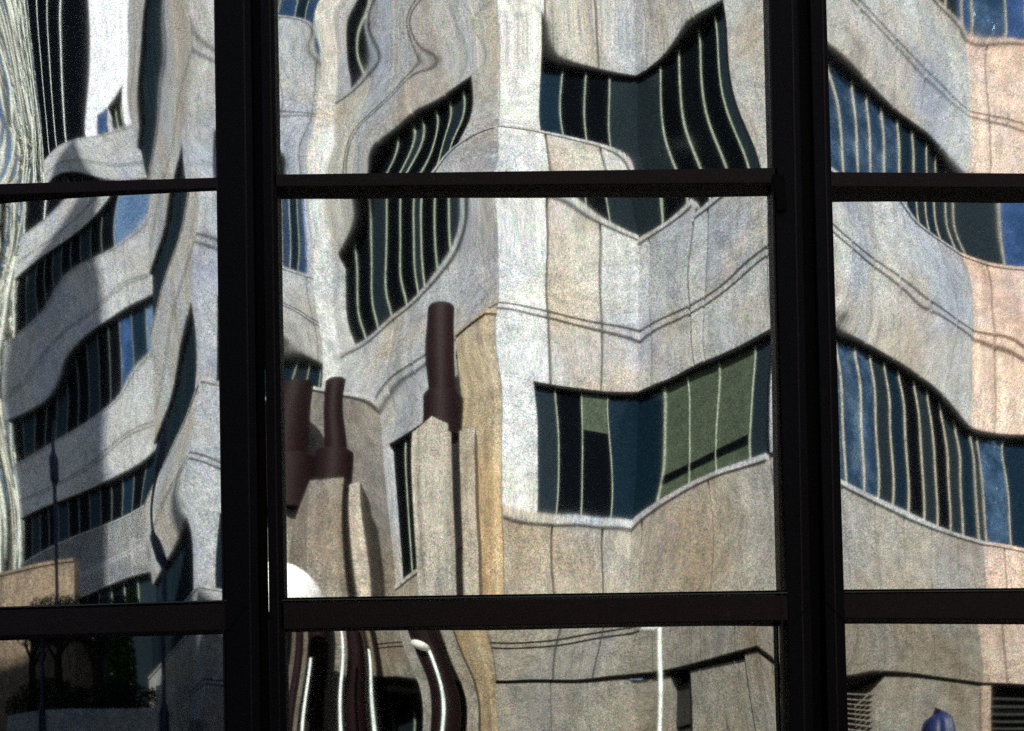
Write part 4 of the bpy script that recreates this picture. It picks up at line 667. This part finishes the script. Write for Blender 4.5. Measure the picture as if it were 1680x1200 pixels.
for x, z1, lb in ((-2.081, 3.15, 'tallest bright thin bare pole between the dark posts'), (-1.734, 2.6, 'bright thin bare pole nearest the shopfront'), (-2.51, 2.48, 'short thin yellowish bare pole at the far left of its row')):
    mb = MB(); p = wp(x, 10.9, 0)
    mb.tube([(p.x, p.y, 0.12), (p.x, p.y, 1.5), (p.x, p.y, z1+EYE)], [0.021, 0.019, 0.017], 'pale_metal', 12)
    tag(mb.build('pole', None, True), lb, 'pole', 'bare thin poles in the courtyard')

for x, zs, ztop, lb in ((-8.0, (6.95,), 7.8, 'navy lamp mast with one swollen joint before the pale banded building'), (-5.80, (7.0, 5.36), 7.6, 'navy lamp mast with two swollen joints before the corner building')):
    mb = MB(); p = wp(x, 15.0, 0)
    pts, rad = [(p.x, p.y, 0.12), (p.x, p.y, 2.9+EYE)], [0.10, 0.085]
    for zz in sorted(zs):
        for dz, r in ((-0.32, 0.035), (-0.25, 0.05), (-0.18, 0.085), (0.18, 0.085), (0.25, 0.05), (0.32, 0.03)):
            pts.append((p.x, p.y, zz+dz+EYE)); rad.append(r)
    pts.insert(2, (p.x, p.y, 3.1+EYE)); rad.insert(2, 0.03)
    pts.append((p.x, p.y, ztop+EYE)); rad.append(0.025)
    mb.tube(pts, rad, 'navy_metal', 14)
    tag(mb.build('lamp_mast', None, True), lb, 'mast', 'navy masts standing in the courtyard')

# folded navy parasol
mb = MB(); n = 40; k0 = 0
c = wp(5.06, 11.0, 0.0); rings = []
for zz, r in ((0.0, 0.20), (0.6, 0.19), (1.2, 0.18), (1.70, 0.16), (1.87, 0.13), (1.94, 0.07), (1.97, 0.01)):
    rings.append([(c.x + r*0.8*(1+0.3*math.sin(5*g+zz*1.5)+0.08*math.sin(17*g))*math.cos(g) + 0.03*math.sin(2*g), c.y + r*(1+0.22*math.sin(6*g+zz*1.5))*math.sin(g), zz+EYE - (0.05*math.cos(g-2.4) if zz > 1.2 else 0)) for g in [2*math.pi*j/n for j in range(n)]])
for ri in rings: mb.v += ri
for q in range(len(rings)-1):
    for j in range(n):
        j2 = (j+1) % n; mb.f.append((q*n+j, q*n+j2, (q+1)*n+j2, (q+1)*n+j)); mb.m.append(mb.mi('navy_cloth'))
par = empty('folded_parasol'); tag(par, 'folded navy blue canvas parasol at the lower right', 'parasol')
mb.build('canvas', par, True)
mb = MB(); mb.tube([(c.x, c.y, 0.12), (c.x, c.y, 1.4)], [0.03, 0.03], 'pale_metal', 12); mb.lathe((c.x, c.y), [(0.3, 0.12), (0.3, 0.18), (0.05, 0.22)], 'rail', 24); mb.build('pole', par)

# ------------------------------------------------------------------ terrace, kiosk and planting at the lower left
mb = MB(); f = Face((-10.2, 17.3), (-6.62, 17.0))
f.box(mb, 0, f.L, -1.6, 3.40, -3.0, 0, 'far_wall'); 
tag(mb.build('terrace_wall'), 'long pale terrace wall under the dark hedge', 'wall')
mb = MB(); f = Face((-6.80, 17.2), (-6.38, 17.1)); f.box(mb, 0, f.L, -1.6, 3.9, -0.4, 0, 'far_wall')
tag(mb.build('gate_pier'), 'pale gate pier standing right of the terrace wall', 'pier')
mb = MB(); f = Face((-11.2, 20.3), (-9.75, 20.2)); f.box(mb, 0, f.L, 3.4, 5.75, -1.2, 0, 'tan_panel')
f.box(mb, -0.1, f.L+0.1, 5.75, 5.85, -1.3, 0.1, 'rail')
tag(mb.build('kiosk'), 'small tan panelled kiosk behind the tree trunks', 'kiosk')

def leaf_cloud(mb, c, rad, n, size, mat, stretch=1.0, rng=random):
    for _ in range(n):
        while True:
            p = Vector((rng.uniform(-1, 1), rng.uniform(-1, 1), rng.uniform(-1, 1)))
            if p.length < 1 and p.length > rng.random()*0.8: break
        p = Vector((p.x*rad[0], p.y*rad[1], p.z*rad[2])) + Vector(c)
        u = Vector((rng.gauss(0, 1), rng.gauss(0, 1), rng.gauss(0, 1)*stretch)).normalized()*size*rng.uniform(0.6, 1.3)
        v = u.cross(Vector((rng.gauss(0, 1), rng.gauss(0, 1), rng.gauss(0, 1)))).normalized()*size*0.4
        mb.quad(p-u, p-v*0.9, p+u, p+v, mat)
for i, (x, t, lb) in enumerate(((-10.45, 18.9, 'dark thick tree trunk in front of the tan kiosk'), (-9.62, 19.0, 'dark tree trunk at the right end of the kiosk'), (-8.75, 19.2, 'dark tree trunk left of the green columnar shrub'), (-10.02, 18.8, 'slender dark tree trunk crossing the tan kiosk'))):
    e = empty('dark_tree'); tag(e, lb, 'tree', 'dark trees on the terrace'); p = wp(x, t, 0)
    r = 0.05 if i == 3 else 0.12; mb = MB()
    mb.tube([(p.x, p.y, EYE+3.3), (p.x+0.03, p.y, EYE+4.0), (p.x-0.02, p.y, EYE+4.8), (p.x+0.05, p.y, EYE+5.4)], [r*1.2, r, r*0.9, r*0.6], 'bark', 10)
    for q in range(4):
        g = q*1.7+i; mb.tube([(p.x, p.y, EYE+4.7+q*0.1), (p.x+0.35*math.cos(g), p.y+0.35*math.sin(g), EYE+5.2+q*0.08)], [r*0.5, r*0.2], 'bark', 6)
    mb.build('trunk', e, True)
    mb = MB(); leaf_cloud(mb, (p.x, p.y, EYE+5.5), (0.5, 0.5, 0.3), 500, 0.05, 'hedge'); mb.build('crown', e)
mb = MB(); leaf_cloud(mb, wp(-9.6, 18.1, 3.75), (1.2, 0.3, 0.55), 3200, 0.05, 'hedge'); leaf_cloud(mb, wp(-7.9, 18.1, 3.65), (1.2, 0.3, 0.5), 3200, 0.05, 'hedge')
tag(mb.build('hedge'), 'dark clipped hedge along the terrace wall', 'hedge')
e = empty('columnar_shrub'); tag(e, 'tall green columnar shrub on the terrace', 'shrub')
mb = MB(); leaf_cloud(mb, wp(-8.18, 19.0, 4.6), (0.28, 0.28, 1.3), 3200, 0.06, 'foliage', 2.5); mb.build('foliage', e)
mb = MB(); p = wp(-8.18, 19.0, 0); mb.tube([(p.x, p.y, EYE+3.3), (p.x, p.y, EYE+5.2)], [0.05, 0.02], 'bark', 8); mb.build('stem', e)

# pale weeping tree at the far left
e = empty('weeping_tree'); tag(e, 'silvery weeping tree hanging at the far left edge', 'tree')
rng = random.Random(3); mb = MB(); p = wp(-22.6, 36.0, 0)
mb.tube([(p.x, p.y, 0), (p.x+0.2, p.y, 7), (p.x-0.1, p.y, 20), (p.x+0.1, p.y, 40)], [0.4, 0.32, 0.2, 0.08], 'bark', 12); mb.build('trunk', e, True)
mb = MB()
for i in range(520):
    x = p.x + rng.uniform(-3.4, 2.8); y = p.y + rng.uniform(-1.5, 1.6); z1 = rng.uniform(10, 42); L = rng.uniform(4, 10)
    w = rng.uniform(-0.35, 0.35); pts = [(x + w*math.sin(q*1.3+i) * 0.5, y, z1 - L*q/5) for q in range(6)]
    mb.tube(pts, [rng.uniform(0.02, 0.09)]*6, 'pale_bark' if i % 3 == 0 else 'silver_leaf', 5)
mb.build('branch', e, True)
mb = MB()
for i in range(22):
    c = (p.x + rng.uniform(-2.2, 2.0), p.y + rng.uniform(-0.6, 1.0), 10 + i*1.45)
    leaf_cloud(mb, c, (1.5, 0.8, 1.8), 420, 0.14, 'silver_leaf' if i % 2 else 'foliage', 5.0, rng)
mb.build('crown', e)
